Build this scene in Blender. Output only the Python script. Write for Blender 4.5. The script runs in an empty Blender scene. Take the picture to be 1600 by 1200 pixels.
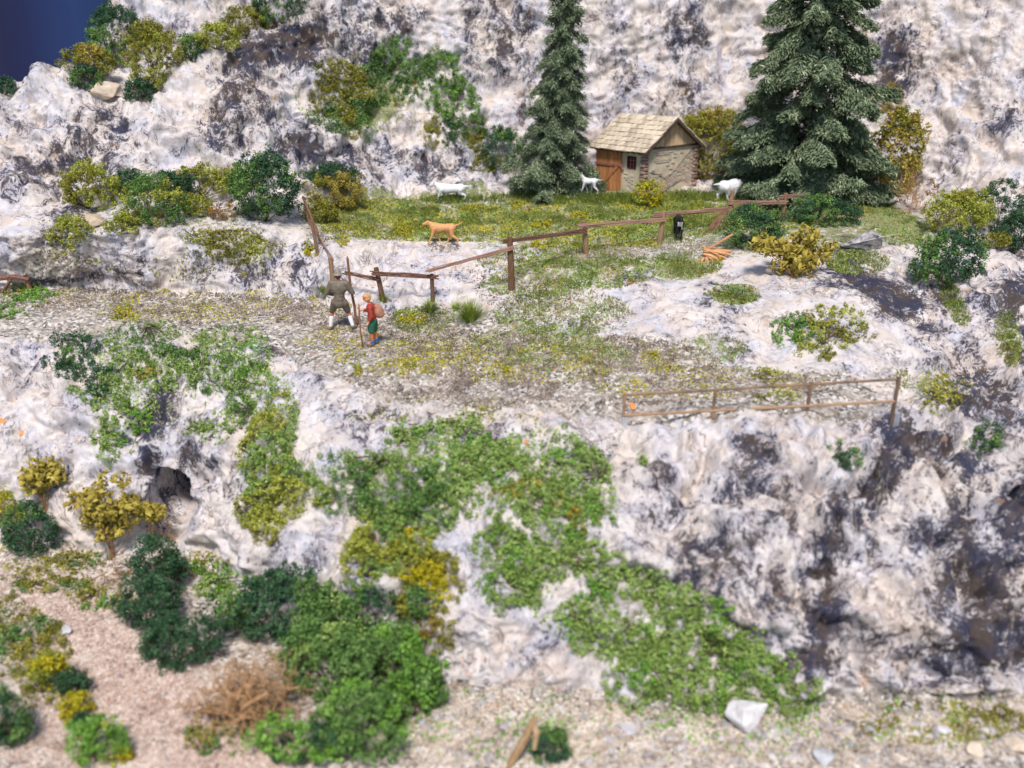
import bpy, math, random
import numpy as np
from mathutils import Vector, Matrix
from mathutils.bvhtree import BVHTree

SC = bpy.context.scene
COL = SC.collection
R = math.radians

# ------------------------------------------------------------------ camera
CAM_H, PITCH, FPX = 10.1, R(24), 1500.0
cam_d = bpy.data.cameras.new('camera')
cam_d.sensor_width = 36.0
cam_d.lens = FPX / 1600 * 36.0
cam_d.clip_start, cam_d.clip_end = 0.5, 400
cam_d.dof.use_dof = True
cam_d.dof.focus_distance = 30.5
cam_d.dof.aperture_fstop = 0.165
cam = bpy.data.objects.new('camera', cam_d)
cam.location = (0, 0, CAM_H)
cam.rotation_euler = (R(90) - PITCH, 0, 0)
COL.objects.link(cam)
SC.camera = cam

# ------------------------------------------------------------------ light
SUN_EL, SUN_AZ = R(60), R(-4)      # azimuth measured from straight behind the camera, to the left
world = bpy.data.worlds.new('World')
SC.world = world
world.use_nodes = True
wn = world.node_tree
sky = wn.nodes.new('ShaderNodeTexSky')
sky.sky_type = 'NISHITA'
sky.sun_disc = False
sky.sun_elevation = SUN_EL
sx, sy = math.sin(SUN_AZ), -math.cos(SUN_AZ)   # unit ground vector towards the sun
sky.sun_rotation = math.atan2(sx, sy)
wn.nodes['Background'].inputs['Strength'].default_value = 0.112
wn.links.new(sky.outputs[0], wn.nodes['Background'].inputs['Color'])
sl = bpy.data.lights.new('sun', 'SUN')
sl.energy = 3.6
sl.angle = R(12)
sl.color = (1.0, 0.93, 0.84)
sun = bpy.data.objects.new('sun', sl)
sd = Vector((sx * math.cos(SUN_EL), sy * math.cos(SUN_EL), math.sin(SUN_EL)))
sun.rotation_euler = sd.to_track_quat('Z', 'Y').to_euler()
sun.location = sd * 60
COL.objects.link(sun)
SC.view_settings.view_transform = 'Standard'
SC.view_settings.look = 'None'
SC.view_settings.exposure = 0.02
SC.view_settings.gamma = 1.0
SC.cycles.max_bounces = 5
SC.cycles.diffuse_bounces = 3

# ------------------------------------------------------------------ projection helpers (world <-> photograph)
cp, sp_ = math.cos(PITCH), math.sin(PITCH)
def tn(py):
    return np.tan(PITCH + np.arctan((np.asarray(py, float) - 600) / FPX))
def at(px, py, Y):
    """point of the place that lies at distance Y ahead and is seen at (px, py)"""
    z = CAM_H - Y * tn(py)
    dep = Y * cp + (CAM_H - z) * sp_
    return np.stack(np.broadcast_arrays((np.asarray(px, float) - 800) / FPX * dep, Y, z), -1)
def atv(px, py, Y):
    return Vector([float(c) for c in at(px, py, Y)])
def proj(P):
    d = P[..., 1] * cp + (CAM_H - P[..., 2]) * sp_
    v = -(P[..., 2] - CAM_H) * cp + -P[..., 1] * -sp_ * -1
    v = (CAM_H - P[..., 2]) * cp - P[..., 1] * sp_
    return 800 + P[..., 0] / d * FPX, 600 + v / d * FPX, d

# ------------------------------------------------------------------ numeric noise
def _hash(ix, iy, iz, seed):
    h = (ix * 374761393 + iy * 668265263 + iz * 2147483647 + seed * 1274126177) & 0xffffffff
    h = ((h ^ (h >> 13)) * 1274126177) & 0xffffffff
    h = ((h ^ (h >> 16)) * 2246822519) & 0xffffffff
    return ((h ^ (h >> 15)) & 0xffffff) / float(0xffffff) * 2 - 1
def noise3(P, f=1.0, seed=0):
    Q = P * f
    I = np.floor(Q).astype(np.int64)
    F = Q - I
    U = F * F * F * (F * (F * 6 - 15) + 10)
    r = 0
    for dx in (0, 1):
        wx = U[..., 0] if dx else 1 - U[..., 0]
        for dy in (0, 1):
            wy = U[..., 1] if dy else 1 - U[..., 1]
            for dz in (0, 1):
                wz = U[..., 2] if dz else 1 - U[..., 2]
                r = r + wx * wy * wz * _hash(I[..., 0] + dx, I[..., 1] + dy, I[..., 2] + dz, seed)
    return r
def fbm(P, f, o=4, seed=0, g=0.5):
    a, s, r = 1.0, 0, 0
    for i in range(o):
        r = r + a * noise3(P, f, seed + i * 17); s += a
        a *= g; f *= 2.03
    return r / s
def ridged(P, f, o=4, seed=0, g=0.5):
    a, s, r = 1.0, 0, 0
    for i in range(o):
        r = r + a * (1 - np.abs(noise3(P, f, seed + i * 31)) * 2.2); s += a
        a *= g; f *= 2.1
    return r / s
def slabs(P, cell, seed, tilt=.5):
    """facetted relief: every cell of a jittered grid is a plate tilted its own way"""
    Q = P / cell; I = np.floor(Q).astype(np.int64)
    best = np.full(Q.shape[:-1], 9e9); sec = best.copy(); val = np.zeros_like(best)
    for dx in (-1, 0, 1):
        for dy in (-1, 0, 1):
            for dz in (-1, 0, 1):
                c = [I[..., 0] + dx, I[..., 1] + dy, I[..., 2] + dz]
                d = [Q[..., k] - (c[k] + .5 + .45 * _hash(*c, seed + k)) for k in range(3)]
                dd = d[0] ** 2 + d[1] ** 2 + d[2] ** 2
                h = (d[0] * _hash(*c, seed + 5) + d[1] * _hash(*c, seed + 6) * .5 + d[2] * _hash(*c, seed + 7)) * tilt * 2 + .35 * _hash(*c, seed + 8)
                m = dd < best
                sec = np.where(m, best, np.minimum(sec, dd)); val = np.where(m, h, val); best = np.where(m, dd, best)
    return val, np.clip((np.sqrt(sec) - np.sqrt(best)) * 5, 0, 1)
def blur(A, n, axis):
    if n < 1: return A
    k = np.exp(-0.5 * (np.arange(-3 * n, 3 * n + 1) / n) ** 2); k /= k.sum()
    pad = [(0, 0)] * A.ndim; pad[axis] = (3 * n, 3 * n)
    B = np.pad(A, pad, mode='reflect', reflect_type='odd')
    out = 0
    L = A.shape[axis]
    for i, w in enumerate(k):
        sl_ = [slice(None)] * A.ndim; sl_[axis] = slice(i, i + L)
        out = out + w * B[tuple(sl_)]
    return out
def ell(px, py, blobs, soft=0.35):
    """soft union of ellipses (cx, cy, rx, ry, angle_deg[, strength])"""
    m = np.zeros(np.broadcast(px, py).shape)
    for b in blobs:
        cx, cy, rx, ry = b[:4]
        an = R(b[4]) if len(b) > 4 else 0
        st = b[5] if len(b) > 5 else 1
        dx, dy = px - cx, py - cy
        u = (dx * math.cos(an) + dy * math.sin(an)) / rx
        v = (-dx * math.sin(an) + dy * math.cos(an)) / ry
        d = np.sqrt(u * u + v * v)
        m = np.maximum(m, st * np.clip((1 + soft - d) / (2 * soft), 0, 1))
    return m

# ------------------------------------------------------------------ materials
def new_mat(name, rough=0.8, spec=0.3):
    m = bpy.data.materials.new(name); m.use_nodes = True
    b = m.node_tree.nodes['Principled BSDF']
    b.inputs['Roughness'].default_value = rough
    b.inputs['Specular IOR Level'].default_value = spec
    return m, m.node_tree, b
def nd(t, typ, **kw):
    n = t.nodes.new(typ)
    for k, v in kw.items():
        if k in n.inputs.keys(): n.inputs[k].default_value = v
        else: setattr(n, k, v)
    return n
def ramp(t, fac, stops, interp='LINEAR'):
    r = t.nodes.new('ShaderNodeValToRGB')
    r.color_ramp.interpolation = interp
    e = r.color_ramp.elements
    while len(e) < len(stops): e.new(0.5)
    for i, (p, c) in enumerate(stops):
        e[i].position = p
        e[i].color = (*c, 1) if len(c) == 3 else c
    t.links.new(fac, r.inputs[0])
    return r.outputs[0]
def mixc(t, fac, a, b, mode='MIX'):
    n = t.nodes.new('ShaderNodeMix'); n.data_type = 'RGBA'; n.blend_type = mode
    for sock, v in ((n.inputs[0], fac), (n.inputs[6], a), (n.inputs[7], b)):
        if hasattr(v, 'links'): t.links.new(v, sock)
        elif isinstance(v, (int, float)): sock.default_value = v
        else: sock.default_value = (*v, 1)
    return n.outputs[2]
def math_(t, op, a, b=0.0, clamp=False):
    n = t.nodes.new('ShaderNodeMath'); n.operation = op; n.use_clamp = clamp
    for i, v in enumerate((a, b)):
        if hasattr(v, 'links'): t.links.new(v, n.inputs[i])
        else: n.inputs[i].default_value = v
    return n.outputs[0]
def noise_n(t, co, scale, detail=4, rough=0.55, dist=0.0):
    n = nd(t, 'ShaderNodeTexNoise')
    n.inputs['Scale'].default_value = scale; n.inputs['Detail'].default_value = detail
    n.inputs['Roughness'].default_value = rough; n.inputs['Distortion'].default_value = dist
    t.links.new(co, n.inputs['Vector'])
    return n.outputs[0]
def bump(t, b, h, strength, dist):
    n = nd(t, 'ShaderNodeBump'); n.inputs['Strength'].default_value = strength
    n.inputs['Distance'].default_value = dist
    t.links.new(h, n.inputs['Height']); t.links.new(n.outputs[0], b.inputs['Normal'])

MATS = {}
def leaf_mat(name, c1, c2, c3=None, rough=0.75, trans=0.0):
    """foliage bits: colour varies from piece to piece"""
    if name in MATS: return MATS[name]
    m, t, b = new_mat(name, rough, 0.25)
    g = t.nodes.new('ShaderNodeNewGeometry')
    tc = t.nodes.new('ShaderNodeTexCoord')
    nz = noise_n(t, tc.outputs['Object'], 2.6, 3)
    st = [(0.0, c1), (1.0, c2)] if c3 is None else [(0.0, c1), (0.62, c2), (1.0, c3)]
    f = math_(t, 'ADD', math_(t, 'MULTIPLY', g.outputs['Random Per Island'], 0.55), math_(t, 'MULTIPLY', math_(t, 'SUBTRACT', nz, 0.33), 1.3), True)
    c = ramp(t, f, st)
    t.links.new(c, b.inputs['Base Color'])
    MATS[name] = m
    return m
def plain_mat(name, c1, c2, scale=8.0, rough=0.7, stretch=None, bmp=0.3, bd=0.02, spec=0.3):
    if name in MATS: return MATS[name]
    m, t, b = new_mat(name, rough, spec)
    tc = t.nodes.new('ShaderNodeTexCoord')
    co = tc.outputs['Object']
    if stretch:
        mp = t.nodes.new('ShaderNodeMapping'); mp.inputs['Scale'].default_value = stretch
        t.links.new(co, mp.inputs[0]); co = mp.outputs[0]
    n = noise_n(t, co, scale, 5, 0.6)
    oi = t.nodes.new('ShaderNodeObjectInfo')
    f = math_(t, 'ADD', n, math_(t, 'MULTIPLY', math_(t, 'SUBTRACT', oi.outputs['Random'], 0.5), 0.35))
    t.links.new(ramp(t, f, [(0.3, c1), (0.7, c2)]), b.inputs['Base Color'])
    if bmp: bump(t, b, n, bmp, bd)
    MATS[name] = m
    return m

# ------------------------------------------------------------------ object helpers
def tag(o, label=None, cat=None, group=None, kind=None):
    if label: o['label'] = label
    if cat: o['category'] = cat
    if group: o['group'] = group
    if kind: o['kind'] = kind
    return o
def empty(name, loc, rz=0):
    o = bpy.data.objects.new(name, None); COL.objects.link(o)
    o.empty_display_size = 0.2
    o.location = loc; o.rotation_euler = (0, 0, rz)
    return o
def np_mesh(name, V, Fc, smooth=False):
    """V (n,3); Fc (m,k) with constant k"""
    me = bpy.data.meshes.new(name)
    V = np.ascontiguousarray(V, np.float32); Fc = np.ascontiguousarray(Fc, np.int32)
    m, k = Fc.shape
    me.vertices.add(len(V)); me.vertices.foreach_set('co', V.ravel())
    me.loops.add(m * k); me.loops.foreach_set('vertex_index', Fc.ravel())
    me.polygons.add(m)
    me.polygons.foreach_set('loop_start', np.arange(0, m * k, k, dtype=np.int32))
    me.polygons.foreach_set('loop_total', np.full(m, k, np.int32))
    me.polygons.foreach_set('use_smooth', np.full(m, smooth))
    me.update(calc_edges=True)
    return me
def link(name, me, mat, parent=None, loc=None, rot=None):
    o = bpy.data.objects.new(name, me); COL.objects.link(o)
    if mat and not me.materials: me.materials.append(mat)
    if parent: o.parent = parent
    if loc is not None: o.location = loc
    if rot is not None: o.rotation_euler = rot
    return o
class MB:
    """collects polygons, builds one mesh"""
    def __init__(s): s.v = []; s.f = []
    def box(s, c, size, M=None, jit=0.0, taper=0.0):
        x, y, z = [a / 2 for a in size]
        k = len(s.v)
        for dz in (-1, 1):
            q = 1 - taper * (dz > 0)
            for dx, dy in ((-1, -1), (1, -1), (1, 1), (-1, 1)):
                p = Vector((dx * x * q, dy * y * q, dz * z)) + Vector((random.uniform(-jit, jit), random.uniform(-jit, jit), random.uniform(-jit, jit)))
                if M: p = M @ p
                s.v.append(tuple(p + Vector(c)))
        s.f += [[k + i for i in f] for f in ((3, 2, 1, 0), (4, 5, 6, 7), (0, 1, 5, 4), (1, 2, 6, 5), (2, 3, 7, 6), (3, 0, 4, 7))]
        return s
    def tube(s, pts, rad, n=7, cap=True, wob=0.0):
        pts = [Vector(p) for p in pts]
        if not hasattr(rad, '__len__'): rad = [rad] * len(pts)
        k = len(s.v)
        for i, p in enumerate(pts):
            a = pts[max(i - 1, 0)]; b = pts[min(i + 1, len(pts) - 1)]
            d = (b - a).normalized()
            u = d.orthogonal().normalized() if i == 0 else (u - d * u.dot(d)).normalized()
            w = d.cross(u)
            for j in range(n):
                an = 2 * math.pi * j / n
                r = rad[i] * (1 + random.uniform(-wob, wob))
                s.v.append(tuple(p + u * math.cos(an) * r + w * math.sin(an) * r))
        for i in range(len(pts) - 1):
            for j in range(n):
                a = k + i * n + j; b = k + i * n + (j + 1) % n
                s.f.append([a, b, b + n, a + n])
        if cap:
            s.f.append([k + j for j in range(n)][::-1])
            s.f.append([k + (len(pts) - 1) * n + j for j in range(n)])
        return s
    def poly(s, pts): 
        k = len(s.v); s.v += [tuple(p) for p in pts]; s.f.append(list(range(k, k + len(pts)))); return s
    def prism(s, pts, d):
        """closed polygon pts extruded by vector d"""
        k = len(s.v); n = len(pts); d = Vector(d)
        s.v += [tuple(p) for p in pts] + [tuple(Vector(p) + d) for p in pts]
        s.f.append([k + i for i in range(n)][::-1]); s.f.append([k + n + i for i in range(n)])
        for i in range(n): s.f.append([k + i, k + (i + 1) % n, k + n + (i + 1) % n, k + n + i])
        return s
    def mesh(s, name, smooth=False):
        me = bpy.data.meshes.new(name); me.from_pydata(s.v, [], s.f)
        if smooth: me.polygons.foreach_set('use_smooth', [True] * len(me.polygons))
        me.update(); return me
    def build(s, name, mat, parent=None, smooth=False, loc=None, rot=None):
        return link(name, s.mesh(name, smooth), mat, parent, loc, rot)
rng = np.random.default_rng(7)
random.seed(7)

# ================================================================== TERRAIN
NX = 740
PXS = np.linspace(-350, 1950, NX)
CX = [-500, 0, 100, 200, 300, 400, 500, 600, 700, 800, 900, 1000, 1100, 1200, 1300, 1400, 1500, 1600, 2100]
def ctl(v): return np.interp(PXS, CX, v)
def zrow(py, z):
    py = ctl(py); z = ctl(z) if hasattr(z, '__len__') else np.full(NX, float(z))
    return at(PXS, py, (CAM_H - z) / tn(py))
def yrow(py, Y):
    return at(PXS, ctl(py), ctl(Y))
#            -500   0   100   200   300   400   500   600   700   800   900  1000  1100  1200  1300  1400  1500  1600  2100
foot_py =  [ 850, 850, 860, 872, 900, 950, 992,1045,1075,1092,1104,1110,1112,1112,1102,1092,1092,1096,1096]
lip_py  =  [ 545, 532, 528, 526, 528, 540, 590, 632, 642, 648, 652, 656, 660, 664, 662, 652, 640, 625, 560]
back_py =  [ 450, 452, 455, 458, 462, 468, 478, 492, 512, 532, 545, 556, 570, 588, 600, 600, 590, 570, 520]
bank_py =  [ 372, 366, 364, 362, 360, 362, 372, 382, 384, 388, 392, 398, 402, 404, 396, 384, 392, 412, 430]
bank_z  =  [ 2.2, 2.1, 2.1, 2.1, 2.0, 1.9, 1.5, 1.2, 1.2, 1.15,1.1, 1.1, 1.2, 1.3, 1.45,1.5, 1.3, 0.9, 0.2]
mead_py =  [ 330, 330, 330, 328, 326, 322, 316, 312, 310, 308, 306, 304, 304, 306, 310, 320, 338, 356, 380]
mead_z  =  [ 2.5, 2.5, 2.5, 2.4, 2.3, 2.2, 1.9, 1.7, 1.65,1.6, 1.6, 1.65,1.65,1.65,1.65,1.6, 1.4, 1.1, 0.4]
front = zrow([1520] * 19, -4.9)
mid0  = zrow([1200] * 19, [-4.5] * 6 + [-4.6] * 13)
foot  = zrow(foot_py, [-4.1] * 4 + [-4.2, -4.3] + [-4.5] * 13)
lip   = zrow(lip_py, [-0.1] * 19)
fp, lp = ctl(foot_py), ctl(lip_py)
Yf, Yl = foot[:, 1], lip[:, 1]
c1 = at(PXS, fp + (lp - fp) * 0.30, Yf + (Yl - Yf) * 0.14)
c2 = at(PXS, fp + (lp - fp) * 0.62, Yf + (Yl - Yf) * 0.40)
c3 = at(PXS, fp + (lp - fp) * 0.86, Yf + (Yl - Yf) * 0.74)
back  = zrow(back_py, [0.0] * 6 + [0.0, 0.02, 0.05, 0.08, 0.1, 0.1, 0.1, 0.1, 0.1, 0.1, 0.0, -0.3, -1])
bank  = zrow(bank_py, bank_z)
bm    = (back + bank) / 2 + np.stack([0 * PXS, -0.05 - 0 * PXS, ctl([.25] * 8 + [.15, .12, .12, .15, .25, .3, .3, .25, .2, .2, .2])], -1)
mead  = zrow(mead_py, mead_z)
#            -500   0   100   200   300   400   500   600   700   800   900  1000  1100  1200  1300  1400  1500  1600  2100
u0 = yrow([ 262, 262, 262, 262, 258, 255, 262, 268, 272, 280, 284, 282, 278, 276, 280, 284, 292, 300, 300],
          [33.4,33.4,33.5,33.6,33.8,34.2,36.2,37.6,38.4,38.9,39.6,39.9,40.0,40.1,39.5,38.0,35.8,34.6,33.5])
u1 = yrow([ 205, 200, 180, 186, 170, 150, 200, 218, 215, 190, 190, 190, 190, 190, 190, 190, 190, 190, 190],
          [34.6,34.6,34.8,35.0,35.4,36.0,37.4,38.8,39.6,40.2,40.8,41.0,41.2,41.3,41.0,39.6,37.8,36.6,35.5])
u2 = yrow([ 190, 150,  98, 152, 104,  56,  60,  85, 100, 100, 100, 100, 100, 100, 100, 100, 100, 100, 100],
          [35.4,35.8,36.5,36.6,37.0,37.6,38.8,41.0,41.6,41.2,41.7,42.0,42.2,42.4,42.2,41.2,39.4,38.0,37.0])
u3p = ctl([300, 165, 112, 118, 84,  44,  28,  10,   0,   0,   0,   0,   0,   0,   0,   0,   0,   0,   0])
u3 = yrow([ 300, 172, 116, 118, 84,  44,  24,   4,   0,   0,   0,   0,   0,   0,   0,   0,   0,   0,   0],
          [37.5,38.5,38.6,39.2,39.6,39.4,39.6,42.0,42.4,42.4,42.8,43.0,43.2,43.4,43.2,42.4,41.0,39.6,38.5])
u4 = yrow([ 420, 330, 240,  40, -40, -90,-120,-120,-120,-120,-120,-120,-120,-120,-120,-120,-120,-120,-120],
          [41.0,42.0,42.0,40.8,41.2,41.2,41.0,43.2,43.6,43.6,44.0,44.2,44.4,44.6,44.4,43.6,42.2,41.0,40.0])
u5 = yrow([ 460, 430, 380,-160,-300,-380,-420,-420,-420,-420,-420,-420,-420,-420,-420,-420,-420,-420,-420],
          [45.0,45.0,45.0,42.4,43.0,43.2,43.2,45.0,45.4,45.4,45.8,46.0,46.2,46.4,46.2,45.6,44.4,43.0,42.0])
keys = [front, mid0, foot, c1, c2, c3, lip, back, bm, bank, mead, u0, u1, u2, u3, u4, u5]
nseg = [   30,    62,  46,  48,  40, 26,  50,   30,  30,   38,  26,  36,  46,  40,  50,  46]
rows, vpar = [], []
for i, n in enumerate(nseg):
    for j in range(n):
        f = j / n
        rows.append(keys[i] * (1 - f) + keys[i + 1] * f); vpar.append(i + f)
rows.append(keys[-1]); vpar.append(len(nseg))
G = np.array(rows); vpar = np.array(vpar); NY = len(G)
G = blur(blur(G, 7, 1), 4, 0)
def normals(G):
    du = np.gradient(G, axis=1); dv = np.gradient(G, axis=0)
    N = np.cross(du, dv); N /= np.linalg.norm(N, axis=-1, keepdims=True) + 1e-9
    return N
PX, PY, DEP = proj(G)
VP = np.repeat(vpar[:, None], NX, 1)
# zone weights: 1 = cliff rock, 0 = laid ground
cliff = np.interp(VP, [0, 1.6, 2.1, 3, 5.5, 6.1, 6.6, 7.0, 7.3, 8.8, 9.2, 9.9, 10.3, 17], [.15, .15, .8, 1, 1, .55, .12, .2, .8, .8, .2, .12, 1, 1])
rightslope = np.clip((PX - 640) / 160, 0, 1) * ((VP > 6.9) & (VP < 9.3))
cliff = cliff * (1 - 0.55 * rightslope)
edge_right = np.clip((PX - 1330) / 120, 0, 1) * ((VP > 5) & (VP < 9.6))
cliff = np.maximum(cliff, 0.9 * edge_right)
cliff = blur(blur(cliff, 3, 0), 5, 1)
warp = np.stack([fbm(G, .35, 3, 5), fbm(G, .35, 3, 6), fbm(G, .35, 3, 7)], -1)
W1 = G + warp * 1.6
big = fbm(W1, 0.33, 3, 11)
midn = fbm(W1, 0.95, 3, 12)
lump = ridged(W1 * np.array([1, 1, .75]), 0.75, 4, 23, .5)
# long folds running diagonally over the upper left hill and the right shoulder
fo = ridged(np.stack([G[..., 0] * .30 + G[..., 2] * .55, G[..., 1] * .2, G[..., 0] * -.12 + G[..., 2] * .12], -1) + warp * .35, 1.3, 3, 201, .55)
fo2 = ridged(np.stack([G[..., 0] * .55 + G[..., 1] * .35, G[..., 1] * .1 - G[..., 0] * .08, G[..., 2] * .2], -1) + warp * .3, 1.5, 3, 205, .55)
foldf = fo * ((VP > 10.2) & (PX < 760)) + fo2 * ((VP > 6.5) & (VP < 10) & (PX > 1250)) * 1.0
lowc = np.clip((4.8 - np.abs(VP - 3.6)) / 1.2, 0, 1) * (VP < 6.3) * np.clip((PX - 900) / 250, 0, 1)
cell = np.clip(np.abs(fbm(W1 * np.array([1, 1, .8]), 0.75, 2, 91)) * 2.6, 0, .8)
warp2 = np.stack([fbm(G, 1.1, 2, 15), fbm(G, 1.1, 2, 16), fbm(G, 1.1, 2, 17)], -1)
W2 = G + warp2 * 0.35 + warp * .6
wr = ridged(W2 * np.array([1.25, 1, .8]), 1.7, 4, 41, .55)
fine = fbm(W2, 7.0, 3, 71)
W3 = G + warp2 * .25 + warp * .5
s1, e1 = slabs(W3 * np.array([1, .6, 1]), 1.7, 401)
s2, e2 = slabs(W3 * np.array([1, .7, 1.2]), .62, 421)
slab = .46 * s1 + .17 * s2 - .10 * (1 - e1) - .03 * (1 - e2)
slab = blur(blur(slab, 1, 0), 1, 1)
softzone = np.clip((PX - 330) / 120, 0, 1) * np.clip((1000 - PX) / 150, 0, 1) * (VP < 6.4)
disp = cliff * slab * (.62 + .5 * lowc - .35 * softzone) + cliff * (0.26 * foldf + 0.40 * big + 0.30 * midn + 0.22 * (lump - .35) + 0.14 * (wr - .3) + 0.05 * fine) + lowc * cliff * (0.50 * (cell - .4) + 0.22 * fbm(W2, 1.9, 4, 55) + .06 * fbm(W2, 5, 3, 56))
disp += (1 - cliff) * (0.10 * big + 0.035 * fbm(G, 2.5, 3, 77))
# cave behind the golden bush, folds and ledges seen in the photograph
cave = ell(PX, PY, [(256, 806, 26, 52, 0, 3.2), (1375, 760, 10, 50, 10, .4), (1590, 800, 14, 24, 0, .6), (1295, 900, 10, 80, 8, .35), (1440, 850, 8, 50, -20, .3),
                             (240, 645, 14, 42, 25, .25), (235, 720, 10, 34, 5, .22), (285, 720, 10, 30, 15, .2), (440, 556, 22, 9, 40, .25), (1200, 640, 24, 10, 0, .1)], .5)
cave = cave * (VP < 6.2)
led = ell(PX, PY, [(430, 78, 75, 14, -14, .7), (400, 190, 18, 30, 30, .3), (310, 175, 22, 60, 20, .3), (600, 40, 60, 14, -10, .3)], .5) * (VP > 10.3)
N0 = normals(G)
N0 = blur(blur(N0, 5, 0), 5, 1)
G = G + N0 * disp[..., None]
G[..., 1] += cave * 1.3 + led * .3
N1 = normals(G)
PX, PY, DEP = proj(G)

idx = np.arange(NY * NX).reshape(NY, NX)
quads = np.stack([idx[:-1, :-1], idx[:-1, 1:], idx[1:, 1:], idx[1:, :-1]], -1).reshape(-1, 4)
terrain_me = np_mesh('terrain', G.reshape(-1, 3), quads, True)

# --- masks carried by the terrain (gravel, turf, paint; cave and ledge shade painted in)
gravel = np.interp(VP, [0, 2.0, 2.25, 5.95, 6.1, 6.95, 7.2, 17], [1, 1, 0, 0, .9, 1, 0, 0])
gravel = np.maximum(gravel, ell(PX, PY, [(760, 545, 190, 55, 4), (950, 560, 170, 45, 4), (600, 530, 90, 40), (940, 395, 90, 18, -5), (1180, 600, 190, 22, -2), (560, 355, 55, 14, -8), (690, 384, 28, 9), (90, 410, 60, 22)], .5) * (VP > 5.7) * (VP < 10))
gravel = gravel * (1 - edge_right * .8)
gravel = gravel * (1 - ell(PX, PY, [(790, 450, 50, 20, 0, .6), (1020, 455, 140, 30, 6, .9), (1150, 520, 60, 60, 0, .8), (560, 400, 70, 30, 0, .8)], .4))
turf = np.interp(VP, [8.7, 9.15, 10.3, 10.5], [0, .68, .68, 0]) * np.clip((PX - 470) / 80, 0, 1) * np.clip((1450 - PX) / 80, 0, 1)
turf = np.maximum(turf, ell(PX, PY, [(900, 430, 160, 32, -6, .6), (880, 480, 90, 40, 0, .55), (860, 540, 130, 40, 5, .6), (1060, 420, 70, 20, 0, .8), (1400, 350, 80, 30, 25, .9), (1150, 460, 40, 20, 0, .7), (1110, 545, 60, 28, 0, .6),
                                     (1490, 470, 20, 50, -25, .7), (1575, 530, 25, 50, -10, .6), (380, 385, 75, 25, -5, .6), (520, 340, 60, 30, 20, .8), (300, 340, 200, 20, 0, .55), (575, 160, 75, 55, -15, .75), (700, 165, 60, 60, 0, .4), (1440, 600, 60, 25, 0, .6)], .45))
turf = turf * (1 - .9 * ell(PX, PY, [(640, 392, 60, 16, 4), (560, 350, 45, 14, -10, .8), (700, 380, 30, 8)], .4))
dark = ell(PX, PY, [(250, 808, 24, 46, 0, 1), (1400, 480, 36, 24, 10, .9), (1355, 440, 50, 18, 20, .9), (1430, 500, 120, 16, 30, .65), (1480, 470, 80, 12, 35, .6), (1530, 590, 90, 22, 48, .75), (1580, 540, 70, 12, 50, .7), (1480, 620, 50, 24, 30, .6), (1590, 470, 40, 60, 20, .7), (1450, 860, 190, 170, 0, .24), (1180, 880, 90, 120, 0, .34), (1290, 640, 90, 14, 0, .4), (1450, 530, 60, 22, 40, .65), (1520, 600, 60, 26, 45, .7), (1330, 385, 30, 20, 20, .7), (1560, 500, 50, 60, 30, .45),  # first ellipse paints shade into the cave
    (1290, 870, 26, 80, 10, .75), (1375, 760, 24, 56, 15, .85), (1295, 960, 22, 50, 0, .6), (1420, 720, 50, 12, -40, .8), (1500, 800, 12, 60, -20, .7), (1450, 840, 60, 40, 0, .5), (1530, 900, 60, 50, 20, .7), (1560, 1000, 60, 60, 30, .5), (1595, 800, 40, 40, 0, .9), (1075, 858, 20, 22, 0, .6), (1180, 700, 40, 20, 20, .45), (1420, 690, 90, 30, 20, .55), (1060, 810, 60, 30, 0, .3), (1500, 730, 60, 40, 30, .5),
    (245, 645, 22, 50, 25, .85), (235, 725, 16, 40, 5, .7), (290, 725, 12, 34, 20, .6), (435, 545, 34, 10, 25, .8), (140, 522, 30, 9, -10, .7), (360, 760, 40, 26, 0, .35), (330, 670, 50, 20, 0, .3), (700, 1000, 30, 50, 0, .3),
    (440, 78, 95, 20, -14, .95), (400, 150, 40, 60, 20, .4), (380, 110, 40, 40, 0, .5), (470, 230, 34, 26, 30, .55), (330, 200, 40, 40, 0, .45), (140, 215, 60, 40, 20, .35), (220, 240, 60, 30, 0, .3), (130, 330, 60, 40, 0, .3), (620, 260, 90, 34, 15, .4), (330, 430, 110, 30, 0, .35), (70, 270, 50, 30, 0, .35),  # first ellipse here is painted shade on the underside of the ledge
    (1400, 75, 34, 60, 15, .7), (1370, 130, 40, 30, 0, .45), (1395, 140, 24, 24, 0, .7), (975, 120, 40, 26, 0, .4), (1080, 60, 30, 30, 0, .3), (740, 60, 30, 70, -10, .4), (820, 160, 20, 60, 20, .3), (1565, 190, 30, 26, 0, .3), (1480, 270, 40, 30, 0, .3),
    (985, 435, 55, 14, 12, .4), (480, 60, 60, 40, -20, .6), (560, 90, 50, 60, 0, .45), (90, 250, 120, 50, 20, .35), (420, 440, 90, 26, 0, .5), (200, 420, 120, 30, 0, .4), (1000, 180, 200, 80, 0, .2), (780, 40, 60, 80, 0, .35), (470, 430, 40, 40, 0, .35), (230, 60, 60, 30, 0, .4), (600, 30, 90, 20, -10, .45), (1110, 750, 100, 60, 0, .22), (1400, 1000, 200, 60, 0, .25)], .7)
warm = np.clip(fbm(G, .5, 3, 123) * 1.3 + .4 + 0.5 * ell(PX, PY, [(420, 130, 90, 60, 0), (1450, 60, 160, 140, 0, .7), (1560, 350, 90, 200, 0, .5), (700, 650, 200, 60, 0, .4), (1200, 800, 200, 150, 0, .4)], .6), 0, 1)
pink = ell(PX, PY, [(150, 1000, 200, 120, 30), (260, 1120, 190, 130, 20), (300, 1180, 220, 100)], .5) * (VP < 2.3)
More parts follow.
